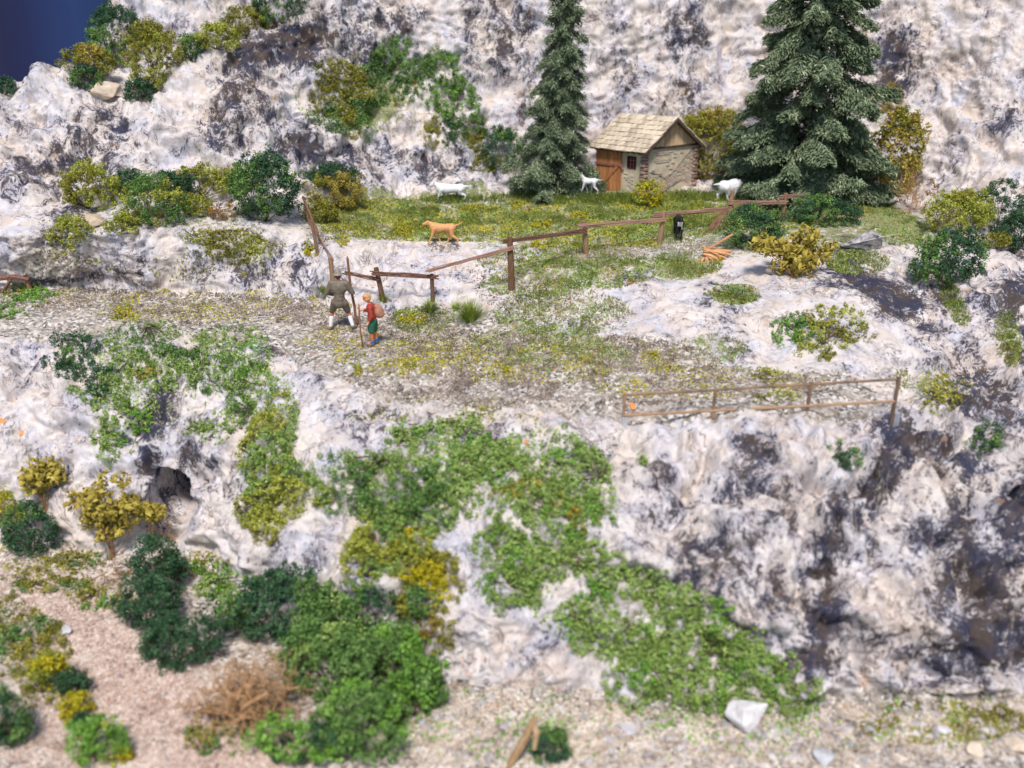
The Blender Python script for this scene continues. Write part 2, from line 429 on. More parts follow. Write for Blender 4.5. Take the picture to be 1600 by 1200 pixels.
for nm, arr in (('gravel', gravel), ('turf', turf), ('stain_shade', dark), ('warm', warm), ('pink', pink), ('fold', np.clip(wr * .5 + lump * .5, 0, 1)), ('rock', cliff)):
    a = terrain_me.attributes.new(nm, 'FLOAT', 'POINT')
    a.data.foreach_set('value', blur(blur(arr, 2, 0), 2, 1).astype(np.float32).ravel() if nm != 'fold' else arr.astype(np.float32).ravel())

def terrain_material():
    m, t, b = new_mat('painted_rock', 0.85, 0.2)
    def A(n):
        a = t.nodes.new('ShaderNodeAttribute'); a.attribute_name = n; return a.outputs['Fac']
    tc = t.nodes.new('ShaderNodeTexCoord'); co = tc.outputs['Object']
    # warped coordinates so the paint runs in swirls
    wn_ = nd(t, 'ShaderNodeTexNoise'); wn_.inputs['Scale'].default_value = 0.8; wn_.inputs['Detail'].default_value = 4
    t.links.new(co, wn_.inputs['Vector'])
    vm = t.nodes.new('ShaderNodeVectorMath'); vm.operation = 'MULTIPLY_ADD'
    vm.inputs[1].default_value = (.7, .7, .7)
    t.links.new(wn_.outputs['Color'], vm.inputs[0]); t.links.new(co, vm.inputs[2])
    wc = vm.outputs[0]
    mp = t.nodes.new('ShaderNodeMapping'); mp.inputs['Scale'].default_value = (1.0, 1.0, 0.6)
    mp.inputs['Rotation'].default_value = (0, R(18), 0)
    t.links.new(wc, mp.inputs[0]); sc = mp.outputs[0]
    n1 = noise_n(t, sc, 0.9, 5, 0.62, 0.2)
    n2 = noise_n(t, sc, 1.5, 9, 0.68, .5)
    n3 = noise_n(t, sc, 5.0, 8, 0.74, 0.3)
    n4 = noise_n(t, co, 26, 4, 0.7)
    n5 = noise_n(t, sc, 0.45, 4, 0.6)
    fine = noise_n(t, sc, 15, 6, 0.75)
    white = ramp(t, n1, [(0.38, (.80, .73, .69)), (0.51, (.79, .745, .755)), (0.64, (.66, .66, .75))])
    # cream and pinkish washes
    cr = ramp(t, noise_n(t, sc, 1.9, 5, .6), [(0.44, (0, 0, 0)), (0.60, (1, 1, 1))])
    base = mixc(t, math_(t, 'MULTIPLY', cr, math_(t, 'ADD', math_(t, 'MULTIPLY', A('warm'), .60), .16)), white, (.72, .58, .48))
    # presence of paint marks and of shade painted in cave and under ledge
    pres = math_(t, 'ADD', math_(t, 'MULTIPLY', A('stain_shade'), 0.26), math_(t, 'MULTIPLY', math_(t, 'SUBTRACT', n5, .5), .45))
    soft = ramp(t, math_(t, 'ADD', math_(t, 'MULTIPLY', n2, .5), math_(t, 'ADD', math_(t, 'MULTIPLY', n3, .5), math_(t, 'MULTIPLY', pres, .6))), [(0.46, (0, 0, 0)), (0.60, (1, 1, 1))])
    base = mixc(t, math_(t, 'MULTIPLY', soft, .68), base, ramp(t, n1, [(.40, (.34, .28, .27)), (.56, (.30, .29, .37))]))
    m1 = math_(t, 'ADD', math_(t, 'ADD', math_(t, 'MULTIPLY', n2, .62), math_(t, 'MULTIPLY', fine, .38)), pres)
    m2 = math_(t, 'ADD', math_(t, 'ADD', math_(t, 'MULTIPLY', n3, .70), math_(t, 'MULTIPLY', fine, .30)), math_(t, 'MULTIPLY', pres, .8))
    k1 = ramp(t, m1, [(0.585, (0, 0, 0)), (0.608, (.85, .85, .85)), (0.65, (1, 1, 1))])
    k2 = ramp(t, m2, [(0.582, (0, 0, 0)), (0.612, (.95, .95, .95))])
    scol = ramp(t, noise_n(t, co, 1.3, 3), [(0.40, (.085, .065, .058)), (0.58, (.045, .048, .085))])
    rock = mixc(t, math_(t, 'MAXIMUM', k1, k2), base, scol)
    # light flecks inside the marks
    rock = mixc(t, ramp(t, math_(t, 'ADD', math_(t, 'MULTIPLY', noise_n(t, sc, 3.3, 6, .72), .7), math_(t, 'MULTIPLY', fine, .3)), [(.54, (0, 0, 0)), (.60, (.55, .55, .55)), (.68, (.9, .9, .9))]), rock, white)
    # thin dark veins
    v = math_(t, 'ABSOLUTE', math_(t, 'SUBTRACT', noise_n(t, sc, 1.4, 6, 0.62, .7), 0.5))
    vein = ramp(t, v, [(0.0, (1, 1, 1)), (0.022, (0, 0, 0))])
    vm2 = ramp(t, noise_n(t, co, 1.1, 3), [(0.44, (0, 0, 0)), (0.56, (1, 1, 1))])
    rock = mixc(t, math_(t, 'MULTIPLY', math_(t, 'MULTIPLY', vein, vm2), .85), rock, (.13, .10, .10))
    # ochre flecks
    oc = ramp(t, noise_n(t, co, 2.3, 3, .6), [(0.67, (0, 0, 0)), (0.75, (1, 1, 1))])
    rock = mixc(t, math_(t, 'MULTIPLY', oc, .6), rock, (.66, .38, .20))
    # gravel
    vo = nd(t, 'ShaderNodeTexVoronoi'); vo.inputs['Scale'].default_value = 13; t.links.new(co, vo.inputs['Vector'])
    sep = t.nodes.new('ShaderNodeSeparateColor'); t.links.new(vo.outputs['Color'], sep.inputs[0])
    gcol = ramp(t, sep.outputs[0], [(0, (.11, .09, .075)), (.28, (.29, .255, .225)), (.65, (.50, .455, .42)), (1, (.84, .80, .77))])
    gpk = ramp(t, sep.outputs[0], [(0, (.28, .19, .15)), (.25, (.54, .41, .35)), (.6, (.70, .57, .50)), (1, (.84, .75, .69))])
    gcol = mixc(t, A('pink'), gcol, gpk)
    gcol = mixc(t, math_(t, 'MULTIPLY', ramp(t, noise_n(t, co, 1.3, 4), [(.45, (0, 0, 0)), (.7, (1, 1, 1))]), .6), gcol, (.66, .56, .47))
    gm = ramp(t, math_(t, 'ADD', A('gravel'), math_(t, 'ADD', math_(t, 'MULTIPLY', math_(t, 'SUBTRACT', n3, .5), 1.4), math_(t, 'MULTIPLY', math_(t, 'SUBTRACT', n2, .5), 1.8))), [(.45, (0, 0, 0)), (.68, (1, 1, 1))])
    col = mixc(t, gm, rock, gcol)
    # turf undercoat
    tcol = ramp(t, n4, [(.32, (.06, .09, .02)), (.45, (.17, .22, .05)), (.58, (.36, .36, .14)), (.68, (.62, .58, .46))])
    tm = ramp(t, math_(t, 'ADD', A('turf'), math_(t, 'MULTIPLY', math_(t, 'SUBTRACT', n3, .5), 2.0)), [(.48, (0, 0, 0)), (.70, (1, 1, 1))])
    col = mixc(t, math_(t, 'MULTIPLY', tm, .9), col, tcol)
    t.links.new(col, b.inputs['Base Color'])
    bh = math_(t, 'ADD', math_(t, 'MULTIPLY', n3, 1.0), math_(t, 'ADD', math_(t, 'MULTIPLY', n4, .35), math_(t, 'MULTIPLY', n2, 1.6)))
    bump(t, b, bh, 0.6, 0.10)
    return m
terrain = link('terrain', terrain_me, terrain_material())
tag(terrain, kind='structure')

# ground query
BV = BVHTree.FromPolygons([tuple(p) for p in G[::2, ::2].reshape(-1, 3).tolist()],
        (lambda i: np.stack([i[:-1, :-1], i[:-1, 1:], i[1:, 1:], i[1:, :-1]], -1).reshape(-1, 4).tolist())(np.arange(G[::2, ::2].shape[0] * G[::2, ::2].shape[1]).reshape(G[::2, ::2].shape[:2])))
ORG = Vector((0, 0, CAM_H))
def ray(px, py):
    x, y = (px - 800) / FPX, (600 - py) / FPX
    return Vector((x, cp + y * sp_, y * cp - sp_)).normalized()
def hit(px, py):
    p, n, i, d = BV.ray_cast(ORG, ray(px, py))
    if p is None: return None, None
    if n.z < 0 and n.y > 0: n = -n
    return p, n
def drop(x, y, z=30):
    p, n, i, d = BV.ray_cast(Vector((x, y, z)), Vector((0, 0, -1)))
    return p
def ppm(p):   # pixels (of the 1600 px photograph) per metre at a point
    return FPX / (p[1] * cp + (CAM_H - p[2]) * sp_)

# ------------------------------------------------------------------ backdrop behind the hill
def backdrop():
    nx, nz = 160, 4
    V = []; 
    for k in range(nz):
        for i in range(nx):
            x = -75 + 150 * i / (nx - 1)
            V.append((x, 58 + .5 * math.sin(x * 1.1) + .3 * math.sin(x * 2.7 + 1), -12 + 50 * k / (nz - 1)))
    n = len(V)
    V2 = V + [(x, y + .15, z) for x, y, z in V]
    F = []
    for k in range(nz - 1):
        for i in range(nx - 1):
            a = k * nx + i
            F.append([a, a + 1, a + nx + 1, a + nx]); F.append([n + a, n + a + nx, n + a + nx + 1, n + a + 1])
    me = bpy.data.meshes.new('backdrop'); me.from_pydata(V2, [], F); me.polygons.foreach_set('use_smooth', [True] * len(F))
    m, t, b = new_mat('backdrop_cloth', .9, .1)
    tc = t.nodes.new('ShaderNodeTexCoord')
    s = t.nodes.new('ShaderNodeSeparateXYZ'); t.links.new(tc.outputs['Object'], s.inputs[0])
    nz_ = noise_n(t, tc.outputs['Object'], .15, 3)
    f = math_(t, 'ADD', math_(t, 'MULTIPLY', math_(t, 'ADD', s.outputs[0], 31.5), .14), math_(t, 'MULTIPLY', math_(t, 'SUBTRACT', nz_, .5), .4))
    t.links.new(ramp(t, f, [(.1, (.035, .03, .065)), (.6, (.03, .045, .135)), (1, (.035, .065, .19))]), b.inputs['Base Color'])
    o = link('sky', me, m); tag(o, kind='structure')
backdrop()

# ================================================================== FOLIAGE
def unit(n):
    v = rng.normal(size=(n, 3)); return v / np.linalg.norm(v, axis=1, keepdims=True)
def bits(C, N, s, el=1.0, jit=0.7, fold=0.0):
    """one small leaf-like quad per centre C, facing roughly N"""
    n = len(C)
    nn = N + unit(n) * jit; nn /= np.linalg.norm(nn, axis=1, keepdims=True)
    a = np.cross(nn, unit(n)); a /= np.linalg.norm(a, axis=1, keepdims=True) + 1e-9
    b = np.cross(nn, a)
    sz = s * rng.uniform(.6, 1.35, (n, 1))
    a = a * sz * el; b = b * sz
    off = nn * sz * fold
    V = np.stack([C - a - b * .55, C + a - b * .55 + off, C + b * 1.05], 1).reshape(-1, 3)
    return V, np.arange(3 * n).reshape(-1, 3)
def flakes(C, N, s, el=2.2, jit=.8):
    """thick pointed leaf flakes (8 triangles)"""
    n = len(C)
    nn = N + unit(n) * jit; nn /= np.linalg.norm(nn, axis=1, keepdims=True)
    a = np.cross(nn, unit(n)); a /= np.linalg.norm(a, axis=1, keepdims=True) + 1e-9
    b = np.cross(nn, a)
    sz = s * rng.uniform(.6, 1.3, (n, 1))
    V = np.stack([C - a * sz * el, C - b * sz, C + a * sz * el, C + b * sz, C + nn * sz * .35, C - nn * sz * .35], 1).reshape(-1, 3)
    F = np.array([[0, 1, 4], [1, 2, 4], [2, 3, 4], [3, 0, 4], [1, 0, 5], [2, 1, 5], [3, 2, 5], [0, 3, 5]])
    return V, (F[None] + 6 * np.arange(n)[:, None, None]).reshape(-1, 3)
def lump_cloud(C, r, k):
    """k surface points on each of the spheres (C, r), a little noisy"""
    n = len(C)
    d = unit(n * k); i = np.repeat(np.arange(n), k)
    rr = r[i] * rng.uniform(.55, 1.08, n * k)
    return C[i] + d * rr[:, None], d

PAL = {
 'dark':   ((.018, .058, .030), (.050, .125, .055), (.14, .26, .12)),
 'green':  ((.045, .10, .026), (.14, .27, .065), (.35, .50, .18)),
 'bright': ((.065, .15, .022), (.20, .41, .06), (.42, .64, .17)),
 'mat':    ((.10, .17, .035), (.31, .45, .11), (.54, .67, .27)),
 'olive':  ((.09, .09, .012), (.30, .29, .04), (.54, .50, .11)),
 'lime':   ((.12, .15, .018), (.42, .45, .065), (.70, .70, .20)),
 'gold':   ((.15, .11, .018), (.44, .35, .06), (.70, .60, .17)),
 'yellow': ((.22, .20, .008), (.58, .50, .02), (.78, .68, .07)),
 'pine':   ((.050, .075, .042), (.205, .27, .155), (.58, .64, .43)),
 'rust':   ((.16, .07, .02), (.34, .17, .05), (.50, .30, .11)),
}
def pal(k): return leaf_mat('foliage_' + k, *PAL[k])
bark = plain_mat('bark', (.05, .035, .025), (.15, .11, .075), 12, .9)
twigm = plain_mat('dry_twig', (.22, .11, .05), (.58, .36, .19), 9, .8)

def foliage_obj(parent, clouds, name='foliage'):
    """clouds: list of (palette key, V, F)"""
    o = None
    for key in dict.fromkeys(c[0] for c in clouds):
        Vs, Fs, k = [], [], 0
        for c in clouds:
            if c[0] != key: continue
            Vs.append(c[1]); Fs.append(c[2] + k); k += len(c[1])
        me = np_mesh(name, np.concatenate(Vs), np.concatenate(Fs))
        o = link(name, me, pal(key), parent); o['kind'] = 'stuff'
    return o
STEMS = True
def stems(parent, base, tips, r, name='stem', mat=None):
    mb = MB()
    for tpt in tips:
        tpt = Vector(tpt); mid = base.lerp(tpt, .5) + Vector((random.uniform(-.1, .1), random.uniform(-.1, .1), 0)) * (tpt - base).length
        mb.tube([base, mid, tpt], [r, r * .7, r * .35], 4, cap=False)
    return mb.build(name, mat or bark, parent)

def bush(px, py, rx, ry, key, label, name='shrub', cat='shrub', group=None, mode='bush', dens=1.0, bit=None, key2=None, mix=0.0, base=None, depth=1.0, flake=False, lump=None, back=0):
    """mode 'bush': stands on the ground below (px, py); mode 'mat': clings to the rock over the ellipse"""
    if mode == 'bush' and hit(px, min(py + ry * .8, 1190) if base is None else base)[0] is None: print('NOHIT', label)
    if mode == 'bush':
        p, n = hit(px, min(py + ry * .8, 1190) if base is None else base)
        if p is None: return None
        if back: p = drop(p.x * (p.y + back) / p.y, p.y + back, 9) or p
        k = ppm(p)
        a, c = rx / k * 1.14, ry / k * 1.12
        b = min(a, c * 1.3) * .8 * depth
        cen = np.array(p) + np.array([0, b * .35, c * .72])
        area = 4 * math.pi * ((a * b + a * c + b * c) / 3)
        lr = lump or max(.06, min(.14, .18 * min(a, c) + .03))
        nl = int(area / (math.pi * lr * lr) * 1.35 * dens) + 5
        d = unit(nl); d[:, 2] = np.where(d[:, 2] < -.8, -d[:, 2], d[:, 2])
        P0 = d * np.array([a, b, c]); 
        sh = 1 + .42 * fbm(P0 + np.array(p), 1.1 / max(a, .35), 3, int(px))
        rr = rng.uniform(.35, 1.0, nl) ** .5 * sh
        C = cen + P0 * rr[:, None] * (1 - lr / max(a, c) * .5)
        keep = rng.uniform(size=nl) < .93
        C = C[keep]
        root = Vector(p) - Vector((0, 0, .03))
    else:
        C = []
        p, n = hit(px, py)
        if p is None: return None
        k = ppm(p); lr = (lump or .12) * .82; rx *= 1.1; ry *= 1.1
        nl = int(math.pi * rx * ry / (k * k) / (lr * lr * math.pi) * 2.9 * dens) + 5
        ph = rng.uniform(0, 6.28, 3)
        for _ in range(nl):
            th = random.uniform(0, 2 * math.pi); q = random.random() ** .5
            w = 1 + .22 * math.sin(2 * th + ph[0]) + .16 * math.sin(3 * th + ph[1]) + .12 * math.sin(5 * th + ph[2])
            X, Y = px + rx * q * w * math.cos(th), py + ry * q * w * math.sin(th)
            hp, hn = hit(X, Y)
            if hp is None or abs(hp.y - p.y) > 2.5: continue
            if q > .5 and random.random() < (q - .5) * .7: continue
            h = lr * .35 + (1 - q * q) * depth * .22 * min(rx, ry) / k * random.random()
            C.append(np.array(hp) + np.array(hn) * h + np.array([0, 0, h * .4]))
        if not C: return None
        C = np.array(C); root = Vector(C[len(C) // 2]) - Vector(hit(px, py)[1]) * .08
    n_ = len(C)
    r = lr * rng.uniform(.5, 1.2, n_)
    s = (bit or .032) * (.70 if mode == 'mat' else .72)
    kb = int(max(8, 25 * (lr / .13) ** 2 * (.030 / s) ** 2))
    # farther / blurred things get fewer, slightly larger bits
    t = empty(name, root)
    tag(t, label, cat, group)
    parts = []
    ks = np.full(n_, 0)
    if key2:
        f = fbm(C, 1.1, 2, int(py)) * .5 + .5
        thr = np.quantile(f, 1 - mix) if mix < 1 else 0
        ks = (f > thr).astype(int)
    for kk, kn in ((0, key), (1, key2)):
        m = ks == kk
        if not kn or not m.any(): continue
        P, D = lump_cloud(C[m], r[m], kb)
        P = P - np.array(root)
        V, F = (flakes(P, D, s, 1.7, 1.0) if flake else bits(P, D, s, 1.25, .8, .35))
        parts.append((kn, V, F))
    foliage_obj(t, parts)
    if STEMS:
        sel = rng.choice(n_, min(n_, 9), replace=False)
        stems(t, Vector((0, 0, 0)), [C[i] - np.array(root) for i in sel], .018)
    return t

SH = 'foam shrubs growing over the rocks'
B = bush
# --- top left ridge
B(182, 40, 44, 52, 'dark', 'tall dark green shrub at the top left corner of the ridge, against the blue backdrop', group=SH, key2='green', mix=.25, base=104)
B(136, 74, 46, 28, 'olive', 'olive yellow shrub reaching out over the blue backdrop at the left end of the ridge', group=SH, key2='gold', mix=.3, base=122)
B(242, 74, 42, 58, 'olive', 'big yellow-olive shrub right of the tall dark one on the top left ridge', group=SH, key2='lime', mix=.35, base=140)
B(134, 124, 26, 20, 'dark', 'low dark green shrub just left of the pale boulder near the top left', group=SH, key2='green', mix=.3)
B(216, 144, 26, 18, 'dark', 'small dark green shrub just right of the pale boulder near the top left', group=SH)
B(300, 72, 26, 22, 'green', 'small mid green shrub behind the rock edge at the top left', group=SH, key2='dark', mix=.4, base=96)
B(338, 54, 34, 22, 'lime', 'bright yellow-green shrub behind the dark ledge at the top left', group=SH, base=78)
B(386, 30, 40, 24, 'olive', 'dull olive shrub above the dark ledge near the top edge', group=SH, base=56)
B(436, 12, 44, 28, 'dark', 'dark green shrub at the top edge, rightmost above the dark ledge', group=SH, key2='green', mix=.3, base=38)
B(6, 134, 18, 14, 'dark', 'tiny dark green bush peeking over the rock at the far left edge', group=SH, base=148)
# --- left shelf
B(140, 297, 46, 38, 'lime', 'rounded yellow-green shrub at the left end of the rock shelf', group=SH, key2='olive', mix=.4)
B(112, 366, 33, 26, 'lime', 'small yellow-green shrub hanging below the tan stone on the left shelf', group=SH)
B(206, 283, 26, 20, 'dark', 'small dark green shrub at the back of the left shelf, between two yellow-green ones', group=SH, base=305)
B(236, 320, 46, 40, 'green', 'shrub of mixed green and yellow clumps in the middle of the left shelf', group=SH, key2='lime', mix=.5)
B(270, 286, 34, 26, 'dark', 'dark green shrub behind the mixed green and yellow one on the left shelf', group=SH, base=314)
B(318, 288, 52, 24, 'olive', 'long low olive yellow shrub in the middle of the left shelf', group=SH, key2='lime', mix=.4)
B(372, 276, 40, 20, 'olive', 'small olive shrub behind and left of the large dark shrub on the left shelf', group=SH, base=298)
B(416, 300, 58, 58, 'dark', 'large dark green shrub beside the top end of the wooden fence', group=SH, key2='green', mix=.45, flake=False, bit=.045)
B(520, 304, 44, 26, 'gold', 'golden yellow shrub right of the top end of the wooden fence', group=SH, key2='olive', mix=.4)
B(518, 272, 50, 20, 'dark', 'flat dark green shrub behind the golden one near the fence top', group=SH, base=294)
B(500, 334, 30, 18, 'olive', 'low olive tuft beside the second post of the climbing fence', group=SH)
B(372, 386, 74, 22, 'olive', 'pale moss mat on the rock face under the large dark shrub', name='moss_patch', cat='moss', group='moss mats on the rocks', mode='mat', dens=.5, lump=.06, bit=.03, key2='lime', mix=.3)
B(300, 322, 34, 18, 'lime', 'low yellow-green shrub at the front of the left shelf beside the rusty twigs', group=SH, key2='olive', mix=.5)
B(190, 352, 26, 16, 'lime', 'small yellow-green tuft right of the tan stone on the left shelf', group=SH)
B(330, 372, 40, 14, 'olive', 'flat yellowish moss below the rusty twigs on the left shelf', name='moss_patch', cat='moss', group='moss mats on the rocks', mode='mat', dens=.7, lump=.07, key2='lime', mix=.4)
# --- upper slope patch
B(560, 140, 64, 52, 'green', 'wide thin moss mat in dull green high on the rock slope', name='moss_patch', cat='moss', group='moss mats on the rocks', mode='mat', dens=1.2, lump=.09, bit=.035, key2='olive', mix=.55, depth=.5)
B(540, 190, 44, 24, 'green', 'lower tongue of thin green moss on the rock slope below the wide mat', name='moss_patch', cat='moss', group='moss mats on the rocks', mode='mat', dens=1.0, lump=.08, bit=.035, key2='olive', mix=.4, depth=.5)
B(610, 88, 34, 26, 'bright', 'grass green shrub at the top of the mossy rock slope', group=SH, mode='mat', key2='green', mix=.6, depth=2)
B(682, 108, 34, 32, 'bright', 'grass green shrub in the middle of the row on the mossy slope', group=SH, mode='mat', key2='green', mix=.6, depth=2.2)
B(645, 122, 28, 20, 'green', 'small green shrub between two larger ones on the mossy slope', group=SH, mode='mat', depth=2)
B(714, 164, 42, 40, 'bright', 'large rounded grass green shrub at the right end of the mossy slope', group=SH, mode='mat', key2='green', mix=.5, depth=2.2)
B(708, 208, 20, 26, 'green', 'narrow green shrub hanging below the large rounded one on the slope', group=SH, mode='mat', key2='dark', mix=.5, depth=1.6)
B(742, 216, 18, 24, 'olive', 'narrow olive shrub hanging on the rock left of the small spruce', group=SH, mode='mat', depth=1.4)
B(676, 204, 16, 20, 'olive', 'small olive tuft on the rock left of the hanging green shrub', group=SH, mode='mat', depth=1.2)
B(788, 236, 34, 32, 'dark', 'dark green shrub on the rock directly left of the small spruce', group=SH, key2='green', mix=.5)
B(764, 256, 24, 18, 'olive', 'low yellowish shrub at the foot of the rock left of the small spruce', group=SH, mode='mat', key2='lime', mix=.3)
# --- by the hut and large tree
B(1102, 208, 62, 50, 'olive', 'broad olive yellow bush behind the hut, between hut and large spruce', group=SH, key2='gold', mix=.3, base=296, flake=False, bit=.045, back=1.1, dens=1.6)
B(1014, 302, 23, 24, 'yellow', 'bright yellow bush in front of the hut gable wall', group=SH, key2='lime', mix=.4, base=324, lump=.09, depth=.7)
B(1398, 232, 44, 76, 'gold', 'tall golden shrub at the right of the large spruce, against the rock', group=SH, key2='olive', mix=.35, bit=.05, base=305)
B(1385, 160, 24, 26, 'gold', 'golden shrub top showing behind the right branches of the large spruce', group=SH, mode='mat', depth=2)
B(1500, 335, 56, 36, 'lime', 'spreading yellow-green shrub at the right, below the bare rock face', group=SH, key2='olive', mix=.35)
B(1508, 304, 22, 18, 'lime', 'topmost yellow-green sprig at the right, against the bare rock face', group=SH, base=330)
B(1556, 318, 44, 42, 'dark', 'open branching dark green shrub near the right edge', group=SH, dens=.55, base=365)
B(1590, 362, 30, 36, 'dark', 'dense dark green shrub cut by the right edge below the branching one', group=SH)
B(1482, 408, 56, 44, 'dark', 'dark green cushion shrub on the right slope below the yellow-green one', group=SH, key2='green', mix=.4, bit=.04)
B(1556, 378, 26, 14, 'olive', 'low olive tuft between dark shrubs at the right edge', group=SH)
B(1182, 362, 52, 34, 'green', 'bluish green shrub under the fence rail, left of the yellow-leaved one', group=SH, key2='dark', mix=.6, bit=.032)
B(1286, 334, 58, 24, 'green', 'long bluish green shrub under the last fence rails', group=SH, key2='dark', mix=.5, bit=.032)
B(1244, 518, 34, 28, 'green', 'fresh green left half of the clump on the white slope above the railing', group=SH, mode='mat', key2='bright', mix=.4, depth=1.5)
B(1300, 520, 60, 34, 'lime', 'yellow-green right half of the clump on the white slope above the railing', group=SH, mode='mat', key2='olive', mix=.5, bit=.042, depth=1.4)
B(1145, 460, 36, 14, 'olive', 'thin olive brown tuft on the white slope below the wood pile', group=SH, mode='mat', dens=.5, lump=.07, bit=.03, key2='green', mix=.5)
B(1324, 716, 20, 22, 'dark', 'lone small dark green tuft on the right cliff below the railing', group=SH, mode='mat', key2='green', mix=.4, depth=1.6)
B(1540, 686, 28, 24, 'dark', 'dark green tuft near the right edge below the slope', group=SH, mode='mat', key2='green', mix=.4, depth=1.6)
B(1470, 628, 40, 18, 'lime', 'sparse yellow-green moss right of the metal railing', name='moss_patch', cat='moss', group='moss mats on the rocks', mode='mat', dens=.4, lump=.07, key2='olive', mix=.5)
B(1195, 585, 34, 10, 'lime', 'sparse yellow-green moss strip behind the metal railing', name='moss_patch', cat='moss', group='moss mats on the rocks', mode='mat', dens=.4, lump=.07, key2='olive', mix=.4)
B(1210, 622, 44, 9, 'olive', 'low mossy strip seen between the two rails of the metal railing', name='moss_patch', cat='moss', group='moss mats on the rocks', mode='mat', dens=.4, lump=.06, key2='lime', mix=.5)
# --- left cliff mats
B(120, 545, 36, 24, 'dark', 'dark green tuft at the top left of the mat on the left cliff', group=SH, mode='mat', key2='green', mix=.3, lump=.1)
B(96, 572, 24, 20, 'dark', 'leftmost dark green tuft beside the mat on the left cliff', group=SH, mode='mat', lump=.09)
B(155, 596, 46, 34, 'dark', 'bluish green part at the left of the mat on the left cliff', group=SH, mode='mat', key2='mat', mix=.4, lump=.1)
B(232, 560, 78, 44, 'mat', 'broad light green mat on the upper left cliff with a golden patch', group=SH, mode='mat', key2='green', mix=.35, lump=.1)
B(226, 584, 22, 12, 'gold', 'golden patch inside the light green mat on the left cliff', group=SH, mode='mat', lump=.08, depth=2.4)
B(335, 560, 62, 42, 'mat', 'light green mat in the middle right of the left cliff', group=SH, mode='mat', key2='green', mix=.3, lump=.1)
B(395, 590, 42, 50, 'mat', 'light green clump at the right end of the mat on the left cliff', group=SH, mode='mat', key2='bright', mix=.3, lump=.1)
B(372, 642, 26, 26, 'green', 'small green tongue hanging from the right end of the left cliff mat', group=SH, mode='mat', key2='mat', mix=.4, lump=.1)
B(188, 655, 40, 46, 'mat', 'green tongue hanging down the left cliff below the mat', group=SH, mode='mat', key2='bright', mix=.3, lump=.1)
B(168, 702, 20, 26, 'mat', 'lowest tip of the green tongue on the left cliff', group=SH, mode='mat', lump=.09)
B(312, 668, 26, 10, 'mat', 'tiny green tuft on bare rock between the two hanging tongues', group=SH, mode='mat', lump=.07)
B(426, 688, 44, 52, 'lime', 'rounded yellow-green shrub high on the cliff left of centre', group=SH, mode='mat', key2='mat', mix=.5, depth=2.6, bit=.034, dens=1.9)
B(440, 762, 66, 44, 'lime', 'wide yellow-green shrub with dangling stems below the rounded one', group=SH, mode='mat', key2='mat', mix=.5, depth=2.6, bit=.034, dens=1.9)
B(408, 815, 34, 32, 'lime', 'lowest yellow-green tuft of the hanging shrubs left of centre', group=SH, mode='mat', key2='olive', mix=.3, depth=2, dens=1.8)
B(590, 762, 84, 54, 'green', 'large round green bush bulging from the cliff left of centre', group=SH, mode='mat', key2='mat', mix=.5, depth=4, lump=.14, dens=1.7)
B(650, 815, 56, 44, 'green', 'green bush just below the large round one on the cliff', group=SH, mode='mat', key2='mat', mix=.4, depth=3, lump=.13, dens=1.6)
B(590, 855, 50, 52, 'lime', 'yellow-green bush hanging under the large round green one', group=SH, mode='mat', key2='mat', mix=.45, depth=2.6, dens=2.3)
B(672, 895, 44, 38, 'yellow', 'lowest yellow clump right of the hanging yellow-green bush', group=SH, mode='mat', key2='olive', mix=.4, depth=2.2, dens=1.9)
B(640, 862, 36, 34, 'lime', 'yellow-green clump between the round green bush and the lowest yellow one', group=SH, mode='mat', key2='yellow', mix=.5, depth=2.2, dens=1.6)
# --- central hanging carpet
MG = 'light green mats creeping over the central cliff'
for a in [
 (655, 688, 32, 30, 'topmost left patch of the green carpet under the gravel terrace'),
 (722, 672, 42, 22, 'small green patch right below the gravel edge at centre'),
 (760, 712, 56, 28, 'green patch with rusty flecks at the top of the central carpet'),
 (700, 770, 42, 34, 'thin green patch between the big round bush and the central carpet'),
 (815, 740, 54, 36, 'green clump with olive tints at the top centre of the carpet'),
 (898, 725, 52, 38, 'rounded light green clump at the top right of the carpet'),
 (912, 790, 40, 42, 'green clump on the right edge of the carpet'),
 (790, 835, 44, 52, 'green strip running down the left side of the carpet'),
 (806, 910, 50, 46, 'lower left lobe of the central green carpet'),
 (885, 858, 54, 40, 'middle clump of the central green carpet'),
 (962, 902, 58, 38, 'green clump where the carpet turns to the right'),
 (925, 975, 54, 48, 'wide green clump near the foot of the cliff at centre'),
 (1078, 968, 62, 38, 'upper clump of the green band running down to the right'),
 (1020, 1055, 66, 50, 'broad lowest left clump of the green carpet'),
 (1100, 1085, 60, 38, 'green clump directly left of the white rock at the bottom'),
 (1150, 1020, 50, 34, 'green clump in the band above the white rock'),
 (1205, 1070, 48, 34, 'green clump directly right of the white rock at the bottom'),
 (1250, 1092, 30, 32, 'last green tuft at the right end of the band')]:
    B(*a[:4], 'mat', a[4], group=MG, mode='mat', key2='bright', mix=.15, dens=1.2, depth=1.4, lump=.12, bit=.036)
for a in [(742, 728, 44, 30, 'green patch at the upper left rim of the central carpet'), (856, 790, 44, 40, 'dense green heart of the central carpet'), (838, 880, 40, 36, 'green link between the left strip and the middle clump of the carpet'),
          (985, 1005, 44, 30, 'green clump above the broad lowest left clump'), (1050, 1030, 44, 26, 'green clump in the middle of the band running right'),
          (1030, 935, 42, 24, 'green clump at the top bend of the band running right'), (1110, 1000, 50, 26, 'upper edge of the green band running right'), (1180, 1040, 44, 30, 'dense green clump above the tuft right of the white rock')]:
    B(*a[:4], 'mat', a[4], group=MG, mode='mat', key2='bright', mix=.15, dens=1.2, depth=1.4, lump=.12, bit=.036)
